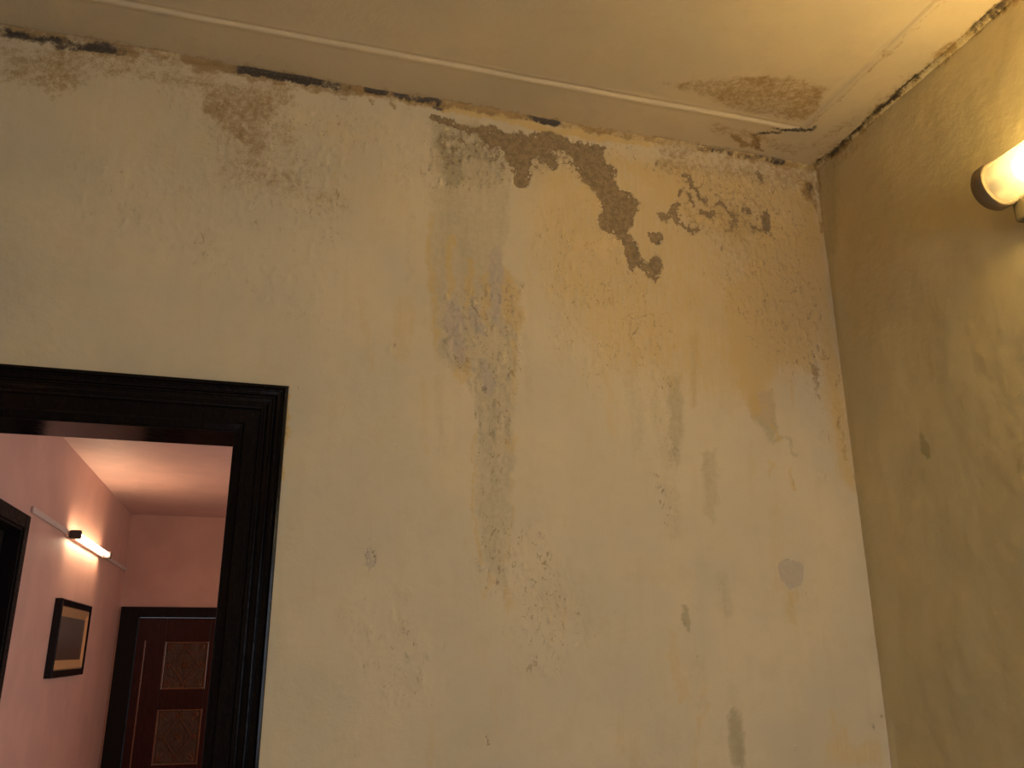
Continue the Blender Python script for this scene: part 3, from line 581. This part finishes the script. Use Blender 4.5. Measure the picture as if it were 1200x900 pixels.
M = {
 'wall': wear_material('aged_cream_wall_paint', (.60, .505, .345), .62),
 'wall_right': wear_material('aged_cream_side_wall_paint', (.66, .56, .335), .55, .8),
 'ceiling': wear_material('aged_cream_ceiling_paint', (.64, .535, .37), .6, .8, (1, 1, 1)),
 'other_wall': paint_mat('tan_unseen_wall_paint', (.28, .23, .16), .6),
 'dark_wood': wood_mat('matt_black_hall_wood', (.008, .005, .004), (.014, .009, .007), .55, 0, (9, 9, .7), .0002, .1),
 'pink': paint_mat('pink_hall_paint', (.56, .31, .24), .55),
 'pink_ceiling': paint_mat('pink_hall_ceiling_paint', (.64, .40, .34), .6),
 'floor': paint_mat('beige_floor_tile', (.46, .41, .34), .35),
 'lacquer': wood_mat('black_lacquered_wood', (.006, .004, .004), (.009, .006, .005), .13, .0, (9, 9, .7), .0001, .22),
 'maroon': wood_mat('dark_maroon_door_wood', (.020, .004, .003), (.050, .008, .004), .42, .03, spec=.15),
 'carved': wood_mat('carved_brown_panel_wood', (.050, .026, .016), (.10, .052, .032), .5, .02, spec=.2),
 'carving': wood_mat('reddish_relief_painted_light', (.09, .030, .014), (.16, .060, .030), .4, .05, spec=.25),  # carving colour lightened to hold the orange light on its lines
 'bead': wood_mat('bead_wood_painted_orange_light', (.14, .045, .018), (.22, .075, .03), .3, .5),  # orange light along the bead edges, painted into the wood colour
 'gold': plain('gold_frame_lip', (.80, .50, .24), .42, .7),
 'mat': paint_mat('pinkish_picture_mat', (.45, .30, .25), .7),
 'tube': plain('warm_lit_tube', (1, .9, .7), .4, 0, (1.0, .74, .30), 28.0),
 'fill_tube': plain('unseen_fill_tube', (1, .9, .8), .4, 0, (1.0, .78, .42), 50.0),  # glow of the added tube behind the camera
 'hall_tube': plain('hall_lit_tube', (1, .9, .8), .4, 0, (1.0, .74, .46), 36.0),
 'cap': plain('brown_metal_end_cap', (.22, .16, .09), .4, .3),
 'base': plain('olive_cream_lamp_base', (.17, .135, .075), .5),
 'white_plastic': plain('yellowed_white_plastic', (.55, .42, .36), .45),
 'dark_plastic': plain('dark_lamp_holder_plastic', (.06, .04, .03), .5),
 'glass': glass_mat('milky_lamp_glass', (1.0, .95, .82), .15, .30),
 'pane': glass_mat('clear_pane_glass', (.95, .95, .95), .10, 0),
 'flake': paint_mat('loose_cream_paint', (.60, .50, .33), .6, .0005),
}

# ---------------------------------------------------------------- mesh helpers
def link(name, me, mat, parent=None, loc=None):
    o = bpy.data.objects.new(name, me); COL.objects.link(o)
    if mat and not me.materials: me.materials.append(mat)
    if parent: o.parent = parent
    if loc: o.location = loc
    return o
def from_bm(name, bm, mat, parent=None, smooth=False, loc=None):
    me = bpy.data.meshes.new(name)
    bmesh.ops.recalc_face_normals(bm, faces=bm.faces)
    if smooth:
        for f in bm.faces: f.smooth = True
    bm.to_mesh(me); bm.free()
    return link(name, me, mat, parent, loc)
def add_box(bm, a, b, bev=0.0):
    """axis aligned box between corners a and b, optionally bevelled"""
    r = bmesh.ops.create_cube(bm, size=1)
    vs = r['verts']
    for v in vs:
        v.co = Vector([(a[i] + b[i]) / 2 + v.co[i] * abs(b[i] - a[i]) for i in range(3)])
    if bev > 0:
        es = list({e for v in vs for e in v.link_edges})
        bmesh.ops.bevel(bm, geom=es, offset=bev, segments=2, affect='EDGES', profile=.5)
def box(name, a, b, mat, parent=None, bev=0.0):
    bm = bmesh.new(); add_box(bm, a, b, bev); return from_bm(name, bm, mat, parent)
def lathe(bm, prof, axis='y', c=(0, 0, 0), seg=40, cap=True):
    """prof: list of (radius, position along axis)"""
    rings = []
    for r, t in prof:
        ring = []
        for k in range(seg):
            a = 2 * math.pi * k / seg; u, v = r * math.cos(a), r * math.sin(a)
            p = {'y': (c[0] + u, c[1] + t, c[2] + v), 'x': (c[0] + t, c[1] + u, c[2] + v), 'z': (c[0] + u, c[1] + v, c[2] + t)}[axis]
            ring.append(bm.verts.new(p))
        rings.append(ring)
    for A_, B_ in zip(rings, rings[1:]):
        for k in range(seg):
            bm.faces.new((A_[k], A_[(k + 1) % seg], B_[(k + 1) % seg], B_[k]))
    if cap:
        bm.faces.new(rings[0]); bm.faces.new(rings[-1])
def empty(name, loc=(0, 0, 0), kind=None, label=None, cat=None, group=None):
    o = bpy.data.objects.new(name, None); COL.objects.link(o); o.location = loc; o.empty_display_size = .1
    if kind: o['kind'] = kind
    if label: o['label'] = label
    if cat: o['category'] = cat
    if group: o['group'] = group
    return o
def struct(o, label=None):
    o['kind'] = 'structure'
    if label: o['label'] = label
    return o

def wear_grid(name, us, vs, to3d, marks, mat, relief, hole=None, smooth=True):
    """dense displaced surface over the tensor grid us x vs carrying its wear fields as attributes"""
    U, V = np.meshgrid(us, vs); nu, nv = len(us), len(vs)
    U = U.ravel(); V = V.ravel()
    F = paint(U, V, marks)
    P3 = to3d(U, V, relief(U, V, F))
    me = bpy.data.meshes.new(name)
    idx = np.arange(nu * nv).reshape(nv, nu)
    q = np.stack([idx[:-1, :-1], idx[:-1, 1:], idx[1:, 1:], idx[1:, :-1]], -1).reshape(-1, 4)
    if hole is not None:
        cu = U[q].mean(1); cv = V[q].mean(1); q = q[~hole(cu, cv)]
    me.vertices.add(nu * nv); me.vertices.foreach_set('co', P3.astype(np.float32).ravel())
    me.loops.add(q.size); me.loops.foreach_set('vertex_index', q.astype(np.int32).ravel())
    me.polygons.add(len(q)); me.polygons.foreach_set('loop_start', (np.arange(len(q)) * 4).astype(np.int32))
    me.polygons.foreach_set('use_smooth', np.full(len(q), smooth))
    me.update(calc_edges=True)
    for nm, ch in (('wear_a', (0, 1, 2, 3)), ('wear_b', (4, 5, 6, 7))):
        at = me.attributes.new(nm, 'FLOAT_COLOR', 'POINT')
        at.data.foreach_set('color', np.stack([F[c] for c in ch], -1).astype(np.float32).ravel())
    return link(name, me, mat)

def relief_wall(U, V, F):
    """height towards the room in metres"""
    h = (fbm(U * 3.2, V * 2.6, 11, 3) - .5) * .010 + (fbm(U * 22, V * 16, 13, 3) - .5) * .0022
    n = fbm(U * 90, V * 90, 15, 3) - .5
    p = F[0] + n * .45
    h -= sstep(.40, .52, p) * .0026 * (F[0] > .05)
    h += np.exp(-((p - .36) / .05) ** 2) * .0016 * (F[0] > .08)
    h += (F[3] > .1) * F[3] * (fbm(U * 120, V * 110, 19, 2) - .45) * .006
    h += F[6] * np.maximum(0, fbm(U * 75, V * 45, 23, 3) - .54) * .022
    h -= F[7] * .0025
    h += (F[4] + F[5] * .4) * n * .004
    return h

# ---------------------------------------------------------------- the room
DX0, DX1, DZ = -2.745, -1.847, 2.032        # opening inside the lacquered door frame
FINE = .0042
us = np.concatenate([np.linspace(RX, -2.66, 22)[:-1], np.arange(-2.66, 0, FINE), [0.0]])
vs = np.concatenate([np.linspace(0, 1.04, 16)[:-1], np.arange(1.04, H, FINE), [H]])
def hole(cu, cv): return (cu > DX0 - .06) & (cu < DX1 + .05) & (cv < DZ + .05)
wb = wear_grid('wall_back', us, vs, lambda U, V, h: np.stack([U, -h * sstep(0, .02, H - V), V], -1), WALL_MARKS, M['wall'], relief_wall, hole)
struct(wb, 'cream painted wall with the door opening, water stained and peeling under the ceiling')

us = np.concatenate([np.linspace(RY, -1.25, 30)[:-1], np.arange(-1.25, 0, .006), [0.0]])
vs = np.concatenate([np.linspace(0, 1.04, 16)[:-1], np.arange(1.04, H, .006), [H]])
def relief_side(U, V, F):
    e = sstep(0, .03, -U)
    return relief_wall(U, V, F) * e * 1.1 + (fbm(U * 9, V * 5, 31, 3) - .5) * .005 * e
wr = wear_grid('wall_right', us, vs, lambda U, V, h: np.stack([-h, U, V], -1), RIGHT_MARKS, M['wall_right'], relief_side)
struct(wr, 'cream painted side wall that carries the tube lamp')

# ceiling: a flat border strip along the walls and a centre field set 1 cm higher behind a rounded bead
def cgrid(lo, mid):
    return np.concatenate([np.linspace(lo, mid, 24)[:-1], np.arange(mid, -.20, .007), np.arange(-.20, -.14, .0022), np.arange(-.14, 0, .005), [0.0]])
def ceil3d(U, V, h):
    d = np.minimum(-U, -V) + (fbm(U * 6, V * 6, 41, 2) - .5) * .006
    z = H + .006 * sstep(.176, .186, d) - .0013 * np.exp(-((d - .171) / .006) ** 2) - .0012 * np.exp(-((d - .196) / .006) ** 2)
    return np.stack([U, V, z - h], -1)
cl = wear_grid('ceiling', cgrid(RX, -2.5), cgrid(RY, -1.1), ceil3d, CEILING_MARKS, M['ceiling'],
               lambda U, V, F: (fbm(U * 4, V * 4, 43, 3) - .5) * .007 + F[4] * (fbm(U * 90, V * 90, 45, 2) - .5) * .004 + F[5] * (fbm(U * 60, V * 60, 47, 2) - .5) * .003)
struct(cl, 'cream ceiling with a flat border strip, brown damp patch near the corner')

# ragged plaster fillets filling the joint of walls and ceiling
def fillet(name, L, to3d, markpos, marks, seed):
    t = np.arange(-L, 0.0, .004); t = np.append(t, -.004)[:-1]
    a = np.linspace(0, 1, 5)
    T, A_ = np.meshgrid(t, a); T = T.ravel(); A_ = A_.ravel()
    hz = .006 + .016 * fbm(T * 14, T * 0 + 1.3, seed, 4); wy = .006 + .014 * fbm(T * 17, T * 0 + 8.3, seed + 5, 4)
    bulge = .25 + .5 * (fbm(T * 60, A_ * 3, seed + 9, 2) - .5)
    c0, c1 = hz * (1 - A_), wy * A_
    k = 1 + bulge * np.sin(A_ * math.pi) * .6
    c0 = c0 * k - .001; c1 = c1 * k - .001
    F = paint(T, H - c0, marks)
    P3 = to3d(T, c0, c1)
    me = bpy.data.meshes.new(name); nu, nv = len(t), 5
    idx = np.arange(nu * nv).reshape(nv, nu)
    q = np.stack([idx[:-1, :-1], idx[:-1, 1:], idx[1:, 1:], idx[1:, :-1]], -1).reshape(-1, 4)
    me.from_pydata(P3.tolist(), [], q.tolist())
    for nm, ch in (('wear_a', (0, 1, 2, 3)), ('wear_b', (4, 5, 6, 7))):
        at = me.attributes.new(nm, 'FLOAT_COLOR', 'POINT')
        at.data.foreach_set('color', np.stack([F[c] for c in ch], -1).astype(np.float32).ravel())
    return me
me = fillet('trim_1', 2.9, lambda T, z, y: np.stack([T, -y - .0005, H - z], -1), None, WALL_MARKS, 61)
struct(link('trim_1', me, M['wall']), 'crumbling plaster joint with black mould between stained wall and ceiling')
me = fillet('trim_2', 1.6, lambda T, z, y: np.stack([-y - .0005, T, H - z], -1), None, RIGHT_MARKS, 83)
struct(link('trim_2', me, M['wall_right']), 'crumbling plaster joint between the lamp wall and ceiling')

box('floor', (RX, RY, -.05), (0, .17, 0), M['floor'])['kind'] = 'structure'
box('wall_left', (RX - .12, RY, 0), (RX, .17, H + .02), M['other_wall'])['kind'] = 'structure'
# front wall behind the camera, with the window the daylight comes through
bm = bmesh.new(); y0, y1 = RY - .12, RY
for a, b in (((RX, -1.60)), ((-.10, 0.0))): add_box(bm, (a, y0, 0), (b, y1, H + .02))
add_box(bm, (-1.60, y0, 0), (-.10, y1, .8)); add_box(bm, (-1.60, y0, 2.1), (-.10, y1, H + .02))
struct(from_bm('wall_front', bm, M['other_wall']))
wn = struct(empty('window_1', (-.85, RY, 1.45)))
bm = bmesh.new()
for a, b in (((-.75, -.09, -.65), (-.69, -.03, .65)), ((.69, -.09, -.65), (.75, -.03, .65)), ((-.69, -.09, .59), (.69, -.03, .65)), ((-.69, -.09, -.65), (.69, -.03, -.59)), ((-.03, -.085, -.59), (.03, -.035, .59))):
    add_box(bm, a, b, .004)
from_bm('window_frame', bm, M['lacquer'], wn)

# ---------------------------------------------------------------- loose paint flakes curling off the wall
def flake_mesh(k):
    bm = bmesh.new(); n = 7; c = bm.verts.new((0, -.0012, 0)); ring = []
    for i in range(n):
        a = 2 * math.pi * i / n + random.uniform(-.3, .3); r = random.uniform(.5, 1.0)
        x, z = r * math.cos(a), r * math.sin(a) * 1.2
        ring.append(bm.verts.new((x, -.15 - .35 * max(0, z) ** 2 - random.uniform(0, .15), z)))
    for i in range(n): bm.faces.new((c, ring[i], ring[(i + 1) % n]))
    me = bpy.data.meshes.new('paint_flake'); bm.to_mesh(me); bm.free(); me.materials.append(M['flake']); return me
FL = [flake_mesh(k) for k in range(6)]
rf = random.Random(5)
spots = []
for kind, ch, val, wd, soft, pts in WALL_MARKS:
    if ch == 0 and len(pts) > 5:
        for i in range(len(pts)):
            if rf.random() < .7:
                a, b = pts[i], pts[(i + 1) % len(pts)]; t = rf.random()
                spots.append((a[0] + (b[0] - a[0]) * t + rf.uniform(-.008, .008), a[1] + (b[1] - a[1]) * t + rf.uniform(-.008, .008)))
    elif ch == 7 and val > .55:
        spots.append((pts[0][0] + .004, pts[0][1] - .003))
for x, z in spots:
    s = rf.uniform(.002, .0048)
    o = bpy.data.objects.new('paint_flake', rf.choice(FL)); COL.objects.link(o); o.parent = wb
    o.scale = (s, s * .8, s * rf.uniform(.9, 1.6)); o.rotation_euler = (0, rf.uniform(-.9, .9) + (math.pi if rf.random() < .5 else 0), 0); o.location = (x, -.0015, z)

# ---------------------------------------------------------------- door frame of the opening (door_1)
def mitred(name, prof, x0, x1, zt, parent, mat, ywall=0.0, sgn=-1):
    """three mitred lengths of one moulding profile (u outward from the opening, v towards the room)"""
    def side(s, x):
        bm = bmesh.new(); lo, hi = [], []
        for u, v in prof:
            lo.append(bm.verts.new((x + s * u, ywall + sgn * v, 0))); hi.append(bm.verts.new((x + s * u, ywall + sgn * v, zt + u)))
        for i in range(len(prof) - 1): bm.faces.new((lo[i], lo[i + 1], hi[i + 1], hi[i]))
        bm.faces.new(lo); bm.faces.new(hi[::-1])
        from_bm(name, bm, mat, parent)
    side(1, x1); side(-1, x0)
    bm = bmesh.new(); a, b = [], []
    for u, v in prof:
        a.append(bm.verts.new((x0 - u, ywall + sgn * v, zt + u))); b.append(bm.verts.new((x1 + u, ywall + sgn * v, zt + u)))
    for i in range(len(prof) - 1): bm.faces.new((a[i], a[i + 1], b[i + 1], b[i]))
    bm.faces.new(a); bm.faces.new(b[::-1])
    from_bm(name, bm, mat, parent)
d1 = struct(empty('door_1', (0, 0, 0)), 'open doorway in the stained wall, framed in black lacquered moulding')
PROF = [(.004, 0), (.004, .003), (.020, .005), (.024, .011), (.058, .013), (.061, .020), (.0665, .0225), (.070, .019), (.073, .019), (.079, .025), (.086, .026),
        (.090, .022), (.093, .022), (.099, .030), (.106, .031), (.109, .026), (.112, .027), (.117, .034), (.1225, .033), (.125, .028), (.125, -.008), (.004, -.008)]
mitred('architrave', PROF, DX0, DX1, DZ, d1, M['lacquer'])
box('jamb', (DX1, 0, 0), (DX1 + .06, .17, DZ + .05), M['lacquer'], d1, .002)
box('jamb', (DX0 - .06, 0, 0), (DX0, .17, DZ + .05), M['lacquer'], d1, .002)
box('door_head', (DX0, .0, DZ), (DX1, .17, DZ + .05), M['lacquer'], d1, .002)

# ---------------------------------------------------------------- the hall beyond
def holed_wall(name, axis, at, th, a0, a1, zt, o0, o1, oz, mat):
    bm = bmesh.new()
    def b(p, q, z0, z1):
        if axis == 'x': add_box(bm, (at, p, z0), (at + th, q, z1))
        else: add_box(bm, (p, at, z0), (q, at + th, z1))
    b(a0, o0, 0, zt); b(o1, a1, 0, zt); b(o0, o1, oz, zt)
    return struct(from_bm(name, bm, mat))
holed_wall('wall_hall_left', 'x', HX - .12, .12, .17, HY, HALL_Z, 1.86, 2.60, 2.10, M['pink'])
holed_wall('wall_hall_far', 'y', HY, .12, HX - .12, .7, HALL_Z, -2.83, -1.84, 1.83, M['pink'])
bm = bmesh.new()
for y0, y1, z0, z1 in ((.17, 1.85, 0, HALL_Z), (3.35, HY + .12, 0, HALL_Z), (1.85, 3.35, 0, .85), (1.85, 3.35, 2.15, HALL_Z)): add_box(bm, (.7, y0, z0), (.82, y1, z1))
struct(from_bm('wall_hall_right', bm, M['pink']))
wn = struct(empty('window_2', (.7, 2.6, 1.5)))
bm = bmesh.new()
for a, b in (((.03, -.75, -.65), (.09, -.69, .65)), ((.03, .69, -.65), (.09, .75, .65)), ((.03, -.69, .59), (.09, .69, .65)), ((.03, -.69, -.65), (.09, .69, -.59)), ((.035, -.03, -.59), (.085, .03, .59))):
    add_box(bm, a, b, .004)
from_bm('window_frame', bm, M['lacquer'], wn)
holed_wall('wall_hall_near', 'y', .09, .08, HX - .12, .7, HALL_Z, DX0 - .055, DX1 + .055, DZ + .045, M['pink'])
struct(box('ceiling_hall', (HX - .12, .17, HALL_Z), (.82, HY + .12, HALL_Z + .1), M['pink_ceiling']))
struct(box('floor_hall', (HX - .12, .17, -.05), (.82, HY + .12, 0), M['floor']))

# side door of the hall (door_2): black frame, dark leaf set back
d2 = struct(empty('door_2', (HX, 2.2, 0)), 'dark side door on the pink hall wall left of the picture')
def tr(bm, fn):
    for v in bm.verts: v.co = fn(v.co)
bm = bmesh.new()
for (ya, za, yb, zb) in ((1.79, 0, 1.88, 2.173), (2.585, 0, 2.674, 2.173), (1.88, 2.085, 2.585, 2.173)):
    add_box(bm, (-.10, ya - 2.2, za), (.016, yb - 2.2, zb), .003)
    add_box(bm, (0, (ya + .0 if ya < 2 else ya + .012) - 2.2, za if za == 0 else za + .012), (.028, (yb - .012 if yb < 2 else yb) - 2.2, zb - .006), .004)
from_bm('door_frame', bm, M['dark_wood'], d2)
bm = bmesh.new(); add_box(bm, (-.10, 1.885 - 2.2, .01), (-.06, 2.58 - 2.2, 2.08), .002)
from_bm('door_leaf', bm, M['dark_wood'], d2)

# far door (door_3): maroon leaf with two carved panels
FX = -2.338
d3 = struct(empty('door_3', (FX, HY, 0)), 'dark maroon door with carved panels at the far end of the hall')
bm = bmesh.new()
for a, b in (((-.58, -.03, 0), (-.43, .11, 1.888)), ((.43, -.03, 0), (.58, .11, 1.888)), ((-.43, -.03, 1.80), (.43, .11, 1.888))): add_box(bm, a, b, .002)
from_bm('door_frame', bm, M['dark_wood'], d3)
bm = bmesh.new()
for s in (-1, 1):
    add_box(bm, (min(s * .187, s * .425), .0, .01), (max(s * .187, s * .425), .045, 1.795), .003)
from_bm('stile', bm, M['maroon'], d3)
for z0, z1 in ((1.589, 1.795), (1.02, 1.187), (.40, .57), (.01, .10)):
    box('rail', (-.187, .0, z0), (.187, .045, z1), M['maroon'], d3, .003)
# thin raised bead down the left stile, its highlight put into the orange colour
for x in (-.352, .352):
    box('stile_bead', (x - .006, -.006, .45), (x + .006, .003, 1.60), M['bead'], d3, .002)
def bar(bm, p, q, w, y, t):
    d = Vector((q[0] - p[0], q[1] - p[1])); L = d.length; d.normalize(); n = Vector((-d.y, d.x)) * w / 2
    vs = []
    for k, (yy, sc) in enumerate(((y, 1.0), (y - t, .45))):
        for sx, P_ in ((-1, p), (1, p), (1, q), (-1, q)):
            vs.append(bm.verts.new((P_[0] + n.x * sx * sc, yy, P_[1] + n.y * sx * sc)))
    bm.faces.new(vs[4:]);
    for i in range(4): bm.faces.new((vs[i], vs[(i + 1) % 4], vs[4 + (i + 1) % 4], vs[4 + i]))
def petal(bm, c, ang, L, W, y, t):
    ca, sa = math.cos(ang), math.sin(ang); pts = []
    for k in range(10):
        a = 2 * math.pi * k / 10; u = L * .5 * (1 + math.cos(a)); v = W * .5 * math.sin(a) * (1 if math.cos(a) < .3 else .6)
        pts.append((c[0] + u * ca - v * sa, c[1] + u * sa + v * ca))
    ring = [bm.verts.new((x, y, z)) for x, z in pts]
    top = bm.verts.new((c[0] + L * .45 * ca, y - t, c[1] + L * .45 * sa))
    for k in range(10): bm.faces.new((ring[k], ring[(k + 1) % 10], top))
def carved_panel(z0, z1):
    p = box('carved_panel', (-.187, .018, z0), (.187, .035, z1), M['carved'], d3)
    cz = (z0 + z1) / 2; hw, hh = .187, (z1 - z0) / 2
    bm = bmesh.new(); Y = .018; R = math.radians
    dia = [(0, cz + hh * .72), (hw * .62, cz), (0, cz - hh * .72), (-hw * .62, cz)]
    for i in range(4): bar(bm, dia[i], dia[(i + 1) % 4], .016, Y, .012)
    dia2 = [(0, cz + hh * .46), (hw * .38, cz), (0, cz - hh * .46), (-hw * .38, cz)]
    for i in range(4): bar(bm, dia2[i], dia2[(i + 1) % 4], .010, Y, .009)
    for k in range(8): petal(bm, (0, cz), R(45 * k + 22.5), .045, .024, Y, .014)
    for sx in (-1, 1):
        for sz in (-1, 1):
            o = (sx * hw * .86, cz + sz * hh * .86)
            base = math.atan2(-sz, -sx)
            for da, L in ((0, .095), (.6, .075), (-.6, .075)): petal(bm, o, base + da, L, .026, Y, .012)
        petal(bm, (sx * hw * .64, cz), 0 if sx > 0 else math.pi, .055, .03, Y, .013)
        for sz in (-1, 1): petal(bm, (sx * hw * .66, cz), (0 if sx > 0 else math.pi) + sz * .9, .05, .018, Y, .010)
    for sz in (-1, 1):
        for da, L in ((0, .055), (.7, .06), (-.7, .06)): petal(bm, (0, cz + sz * hh * .70), sz * math.pi / 2 + da, L, .024, Y, .013)
        for sx in (-1, 1): bar(bm, (sx * .01, cz + sz * hh * .76), (sx * hw * .7, cz + sz * hh * .38), .008, Y, .008)
    from_bm('carving', bm, M['carving'], p)
    bm = bmesh.new()
    for a, b in (((-.187, .002, z0), (-.173, .020, z1)), ((.173, .002, z0), (.187, .020, z1)), ((-.173, .006, z1 - .012), (.173, .020, z1)), ((-.173, .006, z0), (.173, .020, z0 + .012))):
        add_box(bm, a, b, .003)
    from_bm('panel_bead', bm, M['bead'], p)
carved_panel(1.187, 1.589); carved_panel(.57, 1.02); carved_panel(.10, .40)

# picture on the hall wall
pc = empty('framed_picture', (HX, 4.155, 1.585), None, 'small dark picture in a black and gold frame hanging on the pink hall wall', 'picture')
PW, PH_ = .505, .232
def ring_prof(prof, mat, name):
    """rectangular picture moulding: prof (inset from outer edge, height off wall)"""
    bm = bmesh.new(); loops = []
    for u, x in prof:
        loops.append([bm.verts.new((x, sy * (PW - min(u, .043 + (u - .043) * .6)), sz * (PH_ - u))) for sy, sz in ((-1, -1), (1, -1), (1, 1), (-1, 1))])
    for A_, B_ in zip(loops, loops[1:]):
        for i in range(4): bm.faces.new((A_[i], A_[(i + 1) % 4], B_[(i + 1) % 4], B_[i]))
    from_bm(name, bm, mat, pc)
ring_prof([(0, .001), (0, .040), (.006, .045), (.030, .043), (.040, .036), (.044, .030)], M['lacquer'], 'picture_frame')
ring_prof([(.043, .030), (.048, .037), (.056, .037), (.108, .022)], M['gold'], 'gold_lip')
# the dark print itself
m, nt, bs = new_mat('dim_landscape_print')
co = N(nt, 'ShaderNodeTexCoord').outputs['Object']
n1 = noise(nt, co, 9, 5, .6, 1.0); sx = N(nt, 'ShaderNodeSeparateXYZ'); nt.links.new(co, sx.inputs[0])
c = mixc(nt, ramp(nt, mth(nt, 'ADD', sx.outputs[2], mth(nt, 'MULTIPLY', n1, .12)), -.05, .12), (.075, .040, .028), (.10, .075, .062))
c = mixc(nt, ramp(nt, n1, .55, .7), c, (.11, .07, .04)); nt.links.new(c, bs.inputs['Base Color']); bs.inputs['Roughness'].default_value = .4
box('print', (.010, -PW + .075, -PH_ + .10), (.024, PW - .075, PH_ - .10), m, pc)

# ---------------------------------------------------------------- tube lamps
def hall_lamp(loc, flip, label, tube='hall_tube'):
    """batten lamp 1.2 m long, its tube held off the wall; flip = which way the wall faces"""
    L = empty('tube_lamp', loc, None, label, 'lamp')
    s = flip
    def bx(name, a, b, mat, bev=.002):
        box(name, (min(s * a[0], s * b[0]), a[1], a[2]), (max(s * a[0], s * b[0]), b[1], b[2]), mat, L, bev)
    bx('batten', (.001, -.58, -.018), (.03, .58, .022), M['white_plastic'])
    for sy in (-1, 1):
        bx('lamp_holder', (.02, sy * .605 - .022, -.028), (.085, sy * .605 + .022, .026), M['dark_plastic'], .006)
    bm = bmesh.new(); lathe(bm, [(.010, -.585), (.015, -.578), (.015, .578), (.010, .585)], 'y', (s * .060, 0, 0), 20)
    from_bm('glowing_tube', bm, M[tube], L, True)
    return L
hall_lamp((HX, 4.29, 2.205), 1, 'lit tube lamp above the picture on the pink hall wall')
hall_lamp((.7, 4.2, 2.45), -1, 'lit tube lamp on the hidden right wall of the hall')
hall_lamp((0, -3.55, 2.35), -1, 'added unseen tube lamp behind the camera, brightens the stained wall and ceiling', 'fill_tube')  # added out of view to lift the wall centre and ceiling
# surface cable casing either side of the hall lamp
for y0, y1, lab in ((2.75, 3.655, 'thin pale cable casing on the hall wall between side door and lamp'),
                    (4.925, HY, 'thin pale cable casing on the hall wall between lamp and far corner')):
    o = box('cable_casing', (HX, y0, 2.200), (HX + .014, y1, 2.232), M['white_plastic'], None, .003)
    o['label'] = lab; o['category'] = 'cable casing'

# the big lamp on the right wall: glass cylinder over a glowing tube, metal end cap, base channel
LX, LZ, LY = -.085, 2.592, -.742
lp = empty('wall_lamp', (0, LY, LZ), None, 'warm lit cylindrical glass tube lamp with brown end cap on the right wall', 'lamp')
bm = bmesh.new(); lathe(bm, [(.0, .012), (.040, .012), (.052, .008), (.060, -.002), (.061, -.030), (.057, -.034), (.050, -.034), (.050, -.004), (0, -.004)], 'y', (LX, 0, 0), 56, False)
from_bm('end_cap', bm, M['cap'], lp, True)
bm = bmesh.new(); lathe(bm, [(.0555, -.020), (.0555, -1.22)], 'y', (LX, 0, 0), 56, False)
from_bm('glass_cylinder', bm, M['glass'], lp, True)
bm = bmesh.new(); lathe(bm, [(.0562, -.030), (.0590, -.033), (.0595, -.039), (.0562, -.043)], 'y', (LX, 0, 0), 56, False)
from_bm('glass_rim', bm, M['glass'], lp, True)
bm = bmesh.new(); lathe(bm, [(.012, -.088), (.030, -.095), (.037, -.11), (.036, -1.13), (.030, -1.15), (.012, -1.155)], 'y', (LX, 0, 0), 40)
from_bm('glowing_tube', bm, M['tube'], lp, True)
bm = bmesh.new(); lathe(bm, [(.016, -.004), (.016, -.095)], 'y', (LX, 0, 0), 24)
from_bm('lamp_socket', bm, M['base'], lp, True)
bm = bmesh.new(); lathe(bm, [(0, -1.25), (.055, -1.25), (.061, -1.24), (.061, -1.20)], 'y', (LX, 0, 0), 56, False)
from_bm('end_cap', bm, M['cap'], lp, True)
bm = bmesh.new(); add_box(bm, (-.040, -1.18, -.092), (-.0005, -.012, .022), .006)
from_bm('base_channel', bm, M['base'], lp)
for y in (-.05, -1.10):
    bm = bmesh.new(); lathe(bm, [(.0, -.104), (.006, -.104), (.007, -.098), (.004, -.094), (.004, -.085)], 'z', (-.022, y, 0), 16, False)
    from_bm('screw', bm, M['dark_plastic'], lp, True)
